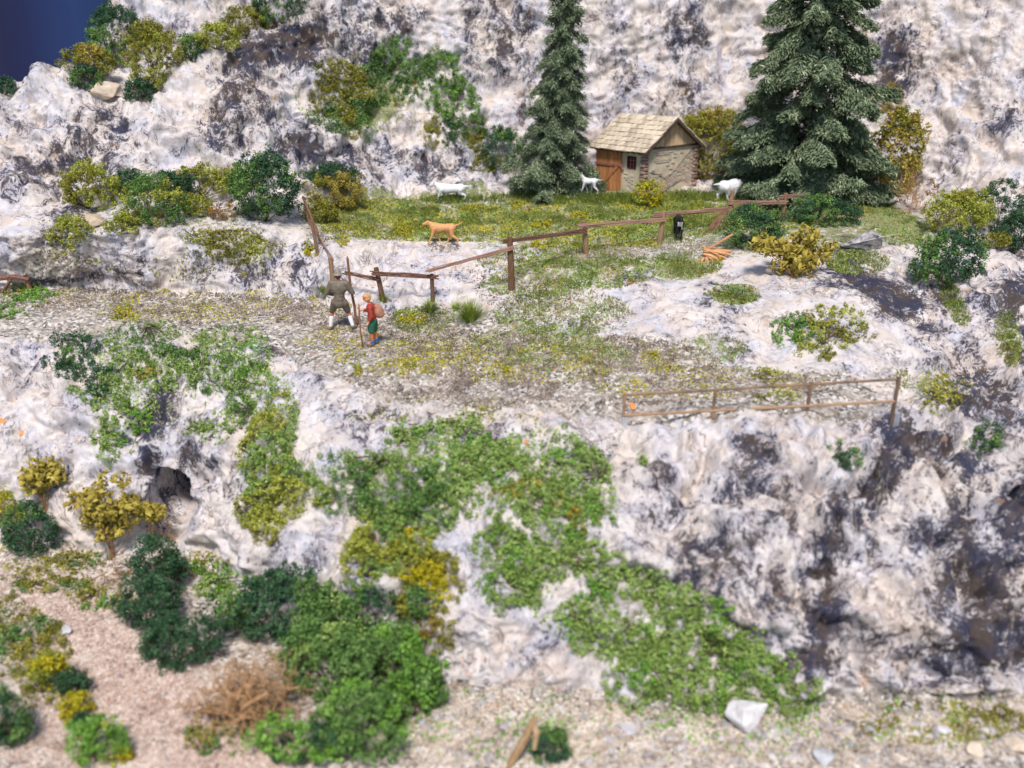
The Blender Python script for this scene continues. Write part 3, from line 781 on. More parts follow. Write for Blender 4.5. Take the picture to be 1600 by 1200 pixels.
B(820, 768, 40, 18, 'gold', 'olive gold patch inside the central carpet, left one', group=MG, mode='mat', key2='olive', mix=.6, depth=1.8)
B(900, 800, 34, 26, 'gold', 'olive gold patch inside the central carpet, right one', group=MG, mode='mat', key2='mat', mix=.5, depth=2.2)
B(1004, 722, 9, 9, 'mat', 'tiny round green tuft on white rock right of the carpet', group=MG, mode='mat')
# --- bottom left
B(14, 795, 34, 34, 'yellow', 'bright yellow shrub cut by the left edge above the path', group=SH, key2='lime', mix=.4)
B(52, 832, 50, 38, 'dark', 'dark green shrub at the left edge in front of the yellow one', group=SH, key2='green', mix=.25)
B(250, 868, 42, 52, 'dark', 'dark pine green shrub top in front of the cave', group=SH, key2='dark', base=930)
B(232, 946, 50, 42, 'dark', 'dark pine green shrub in the middle of the dark hedge beside the path', group=SH)
B(276, 1008, 66, 42, 'dark', 'large dark pine green shrub at the path edge, lowest of the hedge', group=SH)
B(345, 908, 52, 26, 'bright', 'fresh green low shrub under the cliff right of the dark hedge', group=SH, mode='mat', key2='mat', mix=.4, depth=1.5)
B(70, 912, 64, 16, 'olive', 'low olive hedge along the upper edge of the pink gravel path', group=SH, mode='mat', key2='green', mix=.3)
B(150, 935, 40, 20, 'olive', 'olive brown weeds between path and dark hedge', group=SH, mode='mat', key2='bright', mix=.3, dens=.7)
B(110, 876, 60, 14, 'olive', 'dull moss on the bank above the pink gravel path', name='moss_patch', cat='moss', group='moss mats on the rocks', mode='mat', dens=.6, lump=.08, key2='green', mix=.3)
B(455, 958, 112, 52, 'green', 'long grey-green shrub at the foot of the cliff left of centre', group=SH, key2='dark', mix=.5, bit=.045, base=1000, dens=1.4)
B(590, 950, 66, 46, 'green', 'grey-green shrub under the hanging yellow bush', group=SH, key2='dark', mix=.45, bit=.045)
B(520, 1030, 84, 60, 'green', 'grey-green shrub behind the dry twig bush', group=SH, key2='mat', mix=.3, bit=.045)
B(604, 1036, 84, 58, 'bright', 'large fresh green shrub with a yellow sprig, bottom left of centre', group=SH, key2='green', mix=.5, bit=.042, base=1096)
B(572, 1016, 14, 12, 'yellow', 'yellow sprig on the large fresh green shrub', group=SH, base=1090, depth=.6)
B(560, 1134, 80, 58, 'bright', 'fresh green shrub at the bottom edge left of centre', group=SH, key2='green', mix=.55, bit=.04)
B(645, 1085, 50, 44, 'green', 'green shrub at the right foot of the large fresh green one', group=SH, key2='bright', mix=.5, bit=.045)
B(520, 955, 60, 34, 'green', 'grey-green shrub with pale twigs between the two foot shrubs under the cliff', group=SH, key2='mat', mix=.5, bit=.045)
B(655, 945, 40, 32, 'olive', 'olive shrub under the lowest yellow clump', group=SH, key2='green', mix=.5)
B(470, 1172, 80, 34, 'bright', 'low green shrub cut by the bottom edge under the twig bush', group=SH, key2='dark', mix=.35, bit=.045)
B(672, 985, 42, 44, 'olive', 'dry olive shrub at the right of the large fresh green one', group=SH, mode='mat', key2='rust', mix=.3, depth=1.5, dens=.8)
B(78, 1048, 32, 34, 'yellow', 'bright yellow shrub standing on the path at the lower left', group=SH, key2='lime', mix=.4)
B(112, 1068, 26, 24, 'dark', 'dark green tuft between two yellow ones at the lower left', group=SH)
B(118, 1106, 26, 22, 'yellow', 'second yellow shrub, lower one on the path at the left', group=SH)
B(130, 1132, 22, 18, 'dark', 'dark green tuft below the lower yellow shrub on the path', group=SH)
B(150, 1166, 46, 36, 'bright', 'fresh green shrub at the bottom edge left of the pink path', group=SH, key2='lime', mix=.2)
B(196, 1182, 14, 12, 'yellow', 'tiny yellow tuft on the pink path near the bottom edge', group=SH)
B(14, 1120, 34, 56, 'green', 'green shrub cut by the lower left corner', group=SH, key2='dark', mix=.4)
B(40, 1000, 70, 44, 'olive', 'flat olive weeds on the lower left gravel', group=SH, mode='mat', dens=1.0, key2='green', mix=.35)
B(60, 1075, 40, 30, 'olive', 'olive brown weeds left of the bright yellow shrub on the path', group=SH, mode='mat', dens=.7, key2='green', mix=.3)
B(330, 1150, 46, 30, 'olive', 'dull olive weeds below the dry twig bush', group=SH, mode='mat', dens=.7, key2='green', mix=.4)
B(1560, 1120, 46, 18, 'olive', 'olive moss among the gravel near the lower right corner', group=SH, mode='mat', dens=.6, lump=.08)
B(862, 1168, 34, 26, 'green', 'dark green tuft beside the driftwood stick at the bottom', group=SH, key2='dark', mix=.5)
B(35, 462, 46, 18, 'bright', 'fresh green grass tuft on the terrace at the far left', group=SH, mode='mat', key2='lime', mix=.3)
B(12, 490, 22, 12, 'bright', 'small green tuft at the left edge of the terrace', group=SH, mode='mat')

# ------------------------------------------------------------------ golden shrubs with leaves one can pick apart
def leaf_shrub(px, py, rx, ry, label, base, nleaf, size):
    p, n = hit(px, base)
    k = ppm(p); a, c = rx / k, ry / k; b = min(a, c) * .9
    t = empty('leafy_shrub', p); tag(t, label, 'shrub', 'golden shrubs with big flaky leaves')
    zc = (base - py) / k
    cen = np.array([0, b * .3, zc])
    NC = 34
    clus = unit(NC) * np.array([a, b, c]) * rng.uniform(.25, .95, (NC, 1)) + cen
    var = []
    for q in range(4):
        V, F = flakes(np.zeros((1, 3)), unit(1), size * (.9 + .2 * q), 1.7, .2)
        me = np_mesh('leaf', V, F); me.materials.append(pal('gold')); var.append(me)
    for i in range(nleaf):
        cc = clus[i % NC]; d = unit(1)[0]
        r_ = min(a, c) * .36 * random.uniform(.5, 1)
        P = cc + d * r_
        if P[2] < .05: P[2] = .05 + random.random() * .1
        o = link('leaf', var[i % 4], None, t, P, (random.uniform(-3, 3), random.uniform(-3, 3), random.uniform(-3, 3)))
    P, D = lump_cloud(clus, np.full(NC, min(a, c) * .30), int(nleaf * .05 * 1.6) + 4)
    V, F = flakes(P, D, size * .85, 1.7, .9)
    me = np_mesh('foliage', V, F); o = link('foliage', me, pal('gold'), t); o['kind'] = 'stuff'
    stems(t, Vector((0, 0, 0)), clus[:7], .016, 'stem', twigm)
leaf_shrub(1238, 396, 66, 40, 'golden yellow shrub with big flaky leaves on the white slope below the fence end', 432, 280, .062)
leaf_shrub(178, 790, 74, 50, 'large golden shrub with big flaky leaves in front of the cave', 872, 290, .062)
leaf_shrub(72, 742, 36, 38, 'smaller golden shrub with flaky leaves at the upper left of the cave', 800, 130, .062)
leaf_shrub(245, 792, 22, 16, 'little golden sprig hanging across the cave mouth', 860, 50, .055)

# ------------------------------------------------------------------ dry twig bushes
def twig_bush(px, py, rx, ry, label, base, n=70, r=.02, key=None):
    p, nn = hit(px, base); k = ppm(p); a, c = rx / k, ry / k
    t = empty('twig_bush', p); tag(t, label, 'dry bush', 'dry brown twig bushes')
    mb = MB()
    def grow(P, d, L, r, lv):
        pts = [P]; q = P.copy()
        for _ in range(3):
            d = (d + Vector(unit(1)[0]) * .85).normalized()
            q = q + d * L / 3; pts.append(q.copy())
        mb.tube(pts, [r, r * .85, r * .7, r * .5], 4, cap=False)
        if lv > 0:
            for _ in range(3):
                grow(pts[random.choice((1, 2, 3))], (d + Vector(unit(1)[0]) * 1.0).normalized(), L * .62, r * .62, lv - 1)
    for i in range(n // 4):
        an = random.uniform(0, 6.28); el = random.uniform(.1, 1.2)
        d = Vector((math.cos(an) * math.cos(el), math.sin(an) * math.cos(el) * .6, math.sin(el)))
        s0 = Vector((random.uniform(-.4, .4) * a, random.uniform(-.2, .3) * a, random.uniform(0, .5) * c))
        grow(s0, d, (a * abs(d.x) + c * abs(d.z) + .2) * .62, r, 3)
    o = mb.build('twigs', twigm, t); o['kind'] = 'stuff'
    if key:
        C = unit(30) * np.array([a, a * .5, c]) * .7 + np.array([0, 0, c * .9])
        P, D = lump_cloud(C, np.full(30, .1), 14); V, F = bits(P, D, .03)
        foliage_obj(t, [(key, V, F)])
    return t
tb = twig_bush(392, 1062, 92, 72, 'tangled dry brown twig bush at the edge of the pink path', 1128, 130, .030)
MB().tube([(-.95, -.2, .5), (-.2, -.25, .42), (.5, -.2, .36)], [.05, .045, .03], 6).build('branch', twigm, tb)
MB().tube([(.0, -.35, .72), (.55, -.3, 1.05)], [.055, .05], 6).build('branch', twigm, tb)
twig_bush(1428, 305, 42, 34, 'rusty brown twiggy shrub at the foot of the golden one right of the large spruce', 330, 60, .014, 'rust')
twig_bush(350, 326, 30, 16, 'small rusty twigs lying at the foot of the large dark shrub', 344, 30, .014, 'rust')
twig_bush(180, 880, 40, 34, 'thin bare twigs under the large golden shrub by the cave', 910, 30, .012)
twig_bush(262, 815, 22, 22, 'fine bare twig fan standing in the cave mouth', 850, 26, .010)

# ================================================================== SPRUCES
def spruce(base_px, base_py, top_py, spread, nb, label, seed, lean=0.0, prof=None, needle=.05, width=.34):
    random.seed(seed)
    p, n = hit(base_px, base_py)
    k = ppm(p)
    # apex height from the picture
    topz = (CAM_H - p.y * float(tn(top_py))) - p.z
    Hh = topz
    t = empty('spruce_tree', p); tag(t, label, 'tree')
    ax = lambda f: Vector((lean * f, .05 * math.sin(f * 5), Hh * f))
    tr = .022 * Hh
    MB().tube([ax(f) - Vector((0, 0, .2 if f == 0 else 0)) for f in np.linspace(0, .985, 14)], [tr * (1 - f * .93) + .006 for f in np.linspace(0, 1, 14)], 9, wob=.12).build('trunk', bark, t, True)
    bm_, fm = bark, pal('pine')
    for i in range(nb):
        f = .035 + .95 * (i / (nb - 1)) ** 1.12
        az = i * 2.399 + random.uniform(-.35, .35)
        Rr = spread * prof(f) * random.uniform(.78, 1.12)
        o_ = ax(f)
        dirv = Vector((math.cos(az), math.sin(az), 0))
        droop = random.uniform(.10, .42) if f < .75 else random.uniform(-.25, .1)
        if f < .1: droop = .08
        lift = .10
        NP = 9
        pts = []
        for j in range(NP):
            s = j / (NP - 1)
            z = lift * Rr * s - droop * Rr * s * s * 1.9 + .10 * Rr * max(0, s - .75) * 2
            side = Vector((-dirv.y, dirv.x, 0)) * math.sin(s * 3 + i) * .05 * Rr
            pts.append(o_ + dirv * Rr * s + Vector((0, 0, z)) + side)
        br = MB().tube(pts, [max(.008, .035 * (1 - s) * (Rr / spread + .2)) for s in np.linspace(0, 1, NP)], 5, cap=False).build('branch', bm_, t)
        # needle flock: side twigs hanging off the branch
        P_, D_ = [], []
        arr = np.array([tuple(q) for q in pts])
        cnt = int(110 + 1150 * Rr / 3.0 * (1 + .5 * (1 - f)))
        s = rng.uniform(.22 if Rr > .8 else .0, 1.0, cnt) ** .85
        seg = np.clip(s * (NP - 1), 0, NP - 1.001); a = seg.astype(int); fr = (seg - a)[:, None]
        c = arr[a] * (1 - fr) + arr[a + 1] * fr
        wid = width * Rr * (1 - s) ** .6 * .75 + .15
        # side twigs quantised into fans so that gaps show between them
        tw = rng.integers(0, 9, cnt); sgn = np.where(tw % 2 == 0, 1, -1)
        c_s = np.round(s * 9 + (tw % 2) * .5) / 9
        out = rng.uniform(0, 1, cnt)
        dv = np.array(tuple(dirv)); pv = np.array([-dirv.y, dirv.x, 0])
        off = (pv[None] * sgn[:, None] * .85 + dv[None] * .6) * (wid * out)[:, None]
        off[:, 2] -= (out ** 1.3) * wid * .95
        C = c + off + rng.normal(size=(cnt, 3)) * np.array([.05, .05, .06])
        N = np.tile(np.array([0, 0, 1.0]), (cnt, 1)) + dv * .3
        # flat elongated needles pointing outwards
        tdir = (pv[None] * sgn[:, None] * .8 + dv[None] * .8) + rng.normal(size=(cnt, 3)) * .45
        tdir[:, 2] -= .45
        tdir /= np.linalg.norm(tdir, axis=1, keepdims=True)
        w_ = np.cross(tdir, N + rng.normal(size=(cnt, 3)) * .7); w_ /= np.linalg.norm(w_, axis=1, keepdims=True) + 1e-9
        L = needle * rng.uniform(.8, 1.9, (cnt, 1)); W = needle * rng.uniform(.28, .48, (cnt, 1))
        up = np.cross(w_, tdir) * W * .6
        V = np.stack([C - tdir * L, C - w_ * W + up, C + tdir * L, C + w_ * W + up], 1).reshape(-1, 3)
        me = np_mesh('needles', V, np.arange(4 * cnt).reshape(-1, 4))
        o = link('needles', me, fm, br); o['kind'] = 'stuff'
    # short twigs that close the crown round the trunk
    cnt = int(nb * 40)
    f = rng.uniform(.40, 1.0, cnt); rr = spread * np.array([prof(x) for x in f]) * rng.uniform(.05, .55, cnt)
    an = rng.uniform(0, 6.28, cnt)
    C = np.stack([np.cos(an) * rr + lean * f, np.sin(an) * rr, f * Hh - rr * .25], 1)
    D = np.stack([np.cos(an), np.sin(an), 0 * an + .8], 1)
    V, F = bits(C, D, needle, 1.7, .7, .3)
    me = np_mesh('inner_needles', V, F); o = link('inner_needles', me, fm, t); o['kind'] = 'stuff'
    random.seed(seed + 1)
    return t
def prof_big(f):
    return max(.04, (1 - f) ** .68) * (1 if f > .08 else .92)
def prof_small(f):
    if f < .36: return .54 + .46 * min(1, (1 - f / .36) * 1.6)
    return max(.07, .60 * ((1 - f) / .66) ** .5)
spruce(1252, 308, -215, 3.7, 116, 'large dense spruce tree with dark needles right of the hut', 5, lean=-.1, prof=prof_big, needle=.078)
spruce(860, 303, -60, 1.95, 92, 'slender smaller spruce tree left of the hut', 8, lean=.55, prof=prof_small, needle=.05, width=.42)
random.seed(99)

# ================================================================== GROUND DRESSING (uncountable)
def sample(blobs, n, clump=0, seed=300):
    """n ground points under soft ellipses (cx, cy, rx, ry, angle, weight)"""
    w = np.array([b[2] * b[3] * (b[5] if len(b) > 5 else 1) for b in blobs], float); w /= w.sum()
    P, Nn = [], []
    for b, c in zip(blobs, rng.multinomial(n, w)):
        an = R(b[4]) if len(b) > 4 else 0
        q = rng.uniform(0, 1, c) ** .6; th = rng.uniform(0, 2 * math.pi, c)
        u, v = b[2] * q * np.cos(th), b[3] * q * np.sin(th)
        X = b[0] + u * math.cos(an) - v * math.sin(an); Y = b[1] + u * math.sin(an) + v * math.cos(an)
        for x, y in zip(X, Y):
            p, nn = hit(x, y)
            if p is not None and nn.z > .05: P.append(tuple(p)); Nn.append(tuple(nn))
    P, Nn = np.array(P), np.array(Nn)
    if clump:
        f = fbm(P, 1.3, 4, seed) * .5 + .5
        keep = rng.uniform(0, 1, len(P)) < np.clip((f - np.quantile(f, clump)) * 9 + .25, .06, 1)
        P, Nn = P[keep], Nn[keep]
    return P, Nn
def stones_mesh(P, N, smin, smax, flat=.7):
    n = len(P)
    o = np.array([[1, 0, -.4], [0, 1, -.4], [-1, 0, -.4], [0, -1, -.4], [0, 0, 1]], float)
    s = rng.uniform(smin, smax, (n, 1, 1)) * rng.uniform(.6, 1.3, (n, 1, 3)) * np.array([1, 1, flat])
    V = o[None] * s + rng.normal(size=(n, 5, 3)) * s * .25
    an = rng.uniform(0, 6.28, n); c, si = np.cos(an)[:, None], np.sin(an)[:, None]
    x = V[..., 0] * c - V[..., 1] * si; y = V[..., 0] * si + V[..., 1] * c
    V = np.stack([x, y, V[..., 2]], -1)
    V = V + P[:, None] + N[:, None] * s.mean(axis=2, keepdims=True) * .3
    F = np.array([[0, 1, 4], [1, 2, 4], [2, 3, 4], [3, 0, 4]])
    return np_mesh('gravel', V.reshape(-1, 3), (F[None] + 5 * np.arange(n)[:, None, None]).reshape(-1, 3))
def blades_mesh(P, N, h, w, lean=.6):
    n = len(P)
    d = N * .5 + np.array([0, 0, .6]) + rng.normal(size=(n, 3)) * lean * .6
    d /= np.linalg.norm(d, axis=1, keepdims=True)
    sd_ = np.cross(d, unit(n)); sd_ /= np.linalg.norm(sd_, axis=1, keepdims=True) + 1e-9
    H = h * rng.uniform(.5, 1.4, (n, 1))
    V = np.stack([P - sd_ * w - d * .01, P + sd_ * w - d * .01, P + d * H], 1).reshape(-1, 3)
    return np_mesh('grass', V, np.arange(3 * n).reshape(-1, 3))

gm1 = leaf_mat('gravel_grey', (.045, .034, .028), (.34, .28, .24), (.84, .79, .74), .9)
gm2 = leaf_mat('gravel_pink', (.28, .18, .14), (.66, .51, .44), (.88, .79, .73), .9)
gm3 = leaf_mat('gravel_tan', (.28, .21, .16), (.66, .56, .47), (.90, .85, .80), .9)
P, N = sample([(790, 560, 200, 42, 4), (960, 565, 180, 42, 4), (600, 520, 110, 34), (300, 482, 200, 28, 2), (120, 468, 140, 20), (1180, 604, 170, 18, -2), (720, 600, 180, 26, 3), (480, 490, 70, 24, 10), (880, 620, 200, 18)], 36000, .34, 301)
o = link('gravel', stones_mesh(P, N, .016, .052), gm1); o['kind'] = 'stuff'
P, N = sample([(940, 395, 90, 16, -5), (560, 352, 55, 12, -8), (690, 386, 30, 8), (1080, 385, 50, 14), (860, 470, 120, 36, 10, .5), (90, 412, 60, 18, 0, .6), (760, 430, 60, 16, 0, .3)], 5000)
o = link('gravel', stones_mesh(P, N, .016, .04), gm1); o['kind'] = 'stuff'
P, N = sample([(150, 1000, 190, 60, 35), (250, 1120, 150, 80, 20), (60, 930, 90, 22, 15), (60, 1150, 120, 60), (380, 1180, 120, 30)], 15000)
o = link('gravel', stones_mesh(P, N, .014, .040), gm2); o['kind'] = 'stuff'
P, N = sample([(800, 1130, 200, 70), (1000, 1160, 240, 50), (1300, 1150, 240, 50), (1520, 1130, 140, 60), (680, 1160, 90, 50)], 14000)
o = link('gravel', stones_mesh(P, N, .014, .05), gm3); o['kind'] = 'stuff'

P, N = sample([(800, 1140, 200, 60), (1050, 1160, 260, 40), (1350, 1140, 240, 50), (1540, 1120, 120, 60), (720, 1070, 60, 60)], 900, .3, 311)
o = link('gravel', stones_mesh(P, N, .04, .11, .6), leaf_mat('gravel_mixed', (.16, .14, .15), (.52, .48, .47), (.78, .74, .76), .9)); o['kind'] = 'stuff'
P, N = sample([(100, 1000, 150, 60, 25), (250, 1120, 160, 70, 20), (340, 870, 40, 40), (150, 880, 80, 24)], 420, .3, 312)
o = link('gravel', stones_mesh(P, N, .03, .08, .6), leaf_mat('gravel_mixed_red', (.14, .10, .09), (.58, .46, .42), (.86, .80, .78), .9)); o['kind'] = 'stuff'

gr1 = leaf_mat('grass_green', (.06, .09, .015), (.20, .27, .045), (.48, .52, .16))
gr2 = leaf_mat('grass_pale', (.24, .24, .08), (.45, .44, .20), (.68, .62, .40))
gr3 = leaf_mat('flock_yellow', (.30, .28, .02), (.56, .50, .04), (.74, .68, .12))
gr4 = leaf_mat('flock_rust', (.30, .09, .03), (.60, .22, .06), (.74, .40, .16))
meadow = [(820, 346, 320, 30, -2), (1000, 366, 150, 18, -6), (1180, 330, 180, 30, 0, .6), (700, 345, 200, 22, 0), (990, 335, 170, 24, 0), (620, 325, 120, 14), (1130, 340, 80, 20), (1000, 312, 160, 10)]
slope = [(900, 430, 150, 30, -6), (860, 400, 120, 20, -6), (1060, 415, 70, 20), (880, 490, 110, 36, 0, .5), (860, 550, 130, 36, 5, .35), (1390, 350, 80, 28, 25, .9), (1150, 460, 40, 16), (1110, 545, 60, 22, 0, .5), (1490, 470, 16, 46, -25, .7), (1575, 530, 20, 46, -10, .7), (660, 500, 50, 22, 0, .7), (1340, 410, 50, 20), (560, 340, 60, 16, 0, .6)]
P, N = sample(meadow, 48000, .3, 305)
o = link('grass', blades_mesh(P, N, .12, .013, .9), gr1); o['kind'] = 'stuff'
P, N = sample(meadow, 22000, .45, 306)
o = link('grass', blades_mesh(P, N, .10, .014, 1.0), gr2); o['kind'] = 'stuff'
P, N = sample(slope, 42000, .45, 307)
o = link('grass', blades_mesh(P, N, .12, .011, 1.1), gr1); o['kind'] = 'stuff'
P, N = sample(slope, 26000, .5, 308)
o = link('grass', blades_mesh(P, N, .10, .008, 1.3), gr2); o['kind'] = 'stuff'
P, N = sample([(870, 312, 130, 9), (1060, 308, 100, 9), (960, 312, 60, 10), (1140, 308, 50, 9), (706, 313, 50, 6, 0, 1.6)], 6500)
o = link('grass', blades_mesh(P, N, .23, .012, .6), leaf_mat('grass_tall', (.05, .08, .01), (.16, .22, .03), (.42, .42, .08))); o['kind'] = 'stuff'
seedc = [0]
def crumbs(blobs, n, key_mat, s, name='ground_cover'):
    seedc[0] += 1
    P, N = sample(blobs, int(n * 1.7), .5, 330 + seedc[0])
    V, F = bits(P + N * s * .5, N, s, 1.2, .9, .4)
    o = link(name, np_mesh(name, V, F), key_mat); o['kind'] = 'stuff'
crumbs(meadow, 11000, gr3, .036)
crumbs(meadow, 9000, pal('mat'), .036)
crumbs(meadow + slope, 2200, gr4, .028)
crumbs(slope, 6500, pal('mat'), .034)
crumbs(slope, 3000, pal('olive'), .034)
crumbs(meadow, 7500, pal('olive'), .04)
crumbs(meadow, 3500, pal('green'), .04)
crumbs([(640, 560, 130, 30), (840, 570, 220, 30), (1080, 600, 220, 24), (330, 478, 220, 26), (160, 462, 140, 16), (520, 530, 60, 20), (1450, 610, 60, 26), (520, 350, 50, 30)], 8200, gr3, .028)
crumbs([(640, 545, 130, 40), (840, 560, 220, 40), (1080, 595, 220, 24), (330, 478, 220, 26), (1450, 600, 70, 34), (700, 640, 200, 20), (520, 345, 60, 34, 0, 1.5), (240, 350, 180, 20)], 8500, pal('olive'), .030)
crumbs([(370, 385, 90, 28, -5), (100, 412, 80, 24), (300, 420, 130, 20, 0, .5), (90, 880, 130, 30, 10), (300, 880, 60, 20), (160, 930, 60, 30), (40, 1000, 70, 50), (380, 1140, 60, 30), (1460, 1130, 130, 34, 0, 2.2)], 7500, pal('olive'), .032)
crumbs([(800, 760, 170, 110, 20, .5), (1000, 980, 220, 80, 25, .5), (700, 700, 120, 50), (280, 600, 190, 90, 10), (590, 150, 130, 70)], 7500, pal('mat'), .035)
crumbs([(800, 500, 500, 130), (800, 1100, 700, 90), (1050, 450, 200, 60), (1300, 600, 200, 40)], 700, gr4, .028)
crumbs([(800, 1130, 200, 60), (1100, 1150, 300, 40), (1480, 1120, 110, 50)], 1300, pal('bright'), .04)

# small tufts that can be counted
YT = 'small yellow tufts dotted on the ground'
yt = [(630, 358, 17, 12, 'yellow tuft on the rock edge left of the tan dog'), (845, 352, 20, 10, 'yellow tuft in the meadow above the fence, right of the tall post'),
      (848, 384, 26, 9, 'yellow tuft just under the long fence rail'), (808, 322, 14, 9, 'yellow tuft in the meadow left of the spruce'), (1010, 382, 14, 7, 'yellow tuft at the foot of the fence left of the black goat'),
      (640, 498, 24, 12, 'yellow-green tuft at the rock foot right of the small hiker'), (640, 570, 12, 7, 'tiny yellow tuft on the gravel right below the small hiker'), (560, 580, 10, 7, 'tiny yellow tuft on the gravel left below the small hiker'),
      (790, 582, 10, 6, 'tiny yellow tuft at the middle of the gravel terrace'), (195, 490, 22, 12, 'yellow tuft on the left gravel terrace'), (484, 390, 12, 11, 'yellow tuft left of the climbing fence on the dark rock'),
      (536, 378, 10, 8, 'yellow tuft on rock right of the climbing fence'), (1020, 556, 9, 6, 'tiny yellow tuft above the left end of the metal railing'), (1120, 405, 10, 6, 'tiny yellow tuft under the split wood'), (740, 330, 18, 8, 'yellow tuft in the meadow behind the tan dog'), (905, 340, 16, 8, 'yellow tuft in the meadow in front of the hut door'), (1084, 322, 12, 7, 'yellow tuft behind the fence near the hut corner')]
for x, y, rx, ry, lb in yt:
    B(x, y, rx, ry, 'yellow', lb, name='tuft', cat='tuft', group=YT, mode='mat', key2='lime', mix=.4, lump=.07, bit=.026, depth=1.6)
GT = 'grass tufts standing by the fence'
def grass_tuft(px, py, h, label, n=170, r=.22):
    p, nn = hit(px, py)
    t = empty('grass_tuft', p); tag(t, label, 'grass tuft', GT)
    an = rng.uniform(0, 6.28, n); el = rng.uniform(.12, 1.0, n) ** .75
    d = np.stack([np.cos(an) * np.cos(el * 1.5), np.sin(an) * np.cos(el * 1.5), np.sin(el * 1.5)], 1)
    b0 = np.stack([np.cos(an) * r * .35 * rng.uniform(0, 1, n), np.sin(an) * r * .35 * rng.uniform(0, 1, n), 0 * an], 1)
    s_ = np.cross(d, np.array([0, 0, 1.0])); s_ /= np.linalg.norm(s_, axis=1, keepdims=True) + 1e-9
    H = h * rng.uniform(.6, 1.15, (n, 1)); w = .008
    m_ = b0 + d * H * .55; tip = b0 + d * H - np.array([0, 0, 1.0]) * H * .16
    V = np.stack([b0 - s_ * w, b0 + s_ * w, m_ + s_ * w * .8, m_ - s_ * w * .8, m_ - s_ * w * .8, m_ + s_ * w * .8, tip, tip], 1).reshape(-1, 3)
    k = np.arange(n)[:, None] * 8
    F = np.concatenate([k + np.array([[0, 1, 2, 3]]), k + np.array([[4, 5, 6, 7]])])
    o = link('blades', np_mesh('blades', V, F), leaf_mat('grass_tuft', (.09, .12, .015), (.30, .40, .06), (.66, .68, .28)), t); o['kind'] = 'stuff'
    MB().tube([(0, 0, -.03), (0, 0, .04)], [.09, .03], 7).build('root_clump', pal('olive'), t)
grass_tuft(672, 488, .62, 'green grass tuft at the foot of the fence post right of the small hiker')
grass_tuft(735, 502, .85, 'big green grass tuft on the pale rock between two fence posts', 420, .45)
grass_tuft(508, 458, .42, 'grass tuft at the left of the tall hiker, under the corner post')
grass_tuft(598, 470, .36, 'short grass tuft behind the small hiker at the post foot', 120)
grass_tuft(712, 484, .35, 'thin grass tuft left of the big one on the pale rock', 90)

# ------------------------------------------------------------------ stones
import bmesh
def rock_mesh(r, seed, sub=3, flat=.75, rough=.3, el=(1, 1, 1)):
    """angular stone: hull of a few scattered corners, edges worn, surface pitted"""
    rs_ = np.random.default_rng(seed * 13 + 1)
    npt = 9 if rough > .6 else 13
    d = rs_.normal(size=(npt, 3)); d /= np.linalg.norm(d, axis=1, keepdims=True)
    d *= rs_.uniform(.85 - rough * .25, 1.12 + rough * .15, (npt, 1))
    bm = bmesh.new()
    for q in d: bm.verts.new(q)
    bmesh.ops.convex_hull(bm, input=bm.verts[:])
    for v in [v for v in bm.verts if not v.link_faces]: bm.verts.remove(v)
    if sub > 1:
        bmesh.ops.bevel(bm, geom=bm.edges[:], offset=.07, segments=1, affect='EDGES')
        bmesh.ops.triangulate(bm, faces=bm.faces[:])
        bmesh.ops.subdivide_edges(bm, edges=bm.edges[:], cuts=3, use_grid_fill=True)
        bmesh.ops.triangulate(bm, faces=bm.faces[:])
    P = np.array([v.co[:] for v in bm.verts])
    if sub > 1: P = P * (1 + .10 * fbm(P + seed, 2.2, 3, seed) + .05 * fbm(P, 7, 2, seed))[:, None]
    Q = P * np.array([el[0], el[1], flat * el[2]]) * r
    for v, q in zip(bm.verts, Q): v.co = q
    me = bpy.data.meshes.new('stone'); bm.to_mesh(me); bm.free()
    return me
def stone_mat(nm, c1, c2): return plain_mat(nm, c1, c2, 6.0, .85, None, .8, .04)
sm_tan = stone_mat('stone_tan', (.55, .44, .33), (.76, .65, .53))
sm_wh = stone_mat('stone_white', (.52, .49, .52), (.82, .80, .82))
sm_gr = stone_mat('stone_grey', (.36, .37, .42), (.66, .66, .68))
def boulder(px, py, rx, label, m, seed, flat=.8, el=(1, 1, 1), name='boulder', cat='boulder', rough=.3):
    p, n = hit(px, py); r = rx / ppm(p)
    o = link(name, rock_mesh(r, seed, 3, flat, rough, el), m, None, Vector(p) + Vector((0, 0, r * flat * .45)), (0, 0, seed * 1.3))
    tag(o, label, cat); return o
boulder(165, 150, 27, 'pale tan boulder between dark green shrubs near the top left', sm_tan, 3, .75)
boulder(142, 352, 25, 'tan stone beside the yellow-green shrub on the left shelf', sm_tan, 5, .55)
boulder(1165, 1132, 38, 'white pointed rock at the bottom under the green carpet', sm_wh, 12, .85, (1.05, .7, 1.0), rough=.6)
boulder(100, 985, 24, 'flat grey stone on the lower left path', sm_gr, 14, .22, (1, .6, 1), rough=.7)
boulder(1338, 386, 42, 'grey and white rock outcrop right of the yellow-leaved shrub', stone_mat('stone_dark', (.045, .045, .06), (.60, .57, .58)), 17, .6, (1, .8, 1), rough=.4)
boulder(6, 452, 26, 'pale stone under the broken wood at the left edge', sm_wh, 19, .6)
boulder(980, 1142, 15, 'rounded whitish stone in the gravel at the bottom centre', sm_wh, 21, .8)
boulder(1475, 1143, 13, 'pale oval stone in the mossy gravel at the lower right', sm_wh, 23, .6)
boulder(1520, 1172, 17, 'tan flat stone near the bottom right corner', sm_tan, 25, .5)
boulder(1285, 1186, 18, 'bluish grey stone at the bottom edge right of the white rock', sm_gr, 27, .5)
boulder(1588, 1166, 18, 'tan stone in the bottom right corner', sm_tan, 29, .6)
stm = [rock_mesh(1, 40 + i, 1, .6, .35) for i in range(5)]
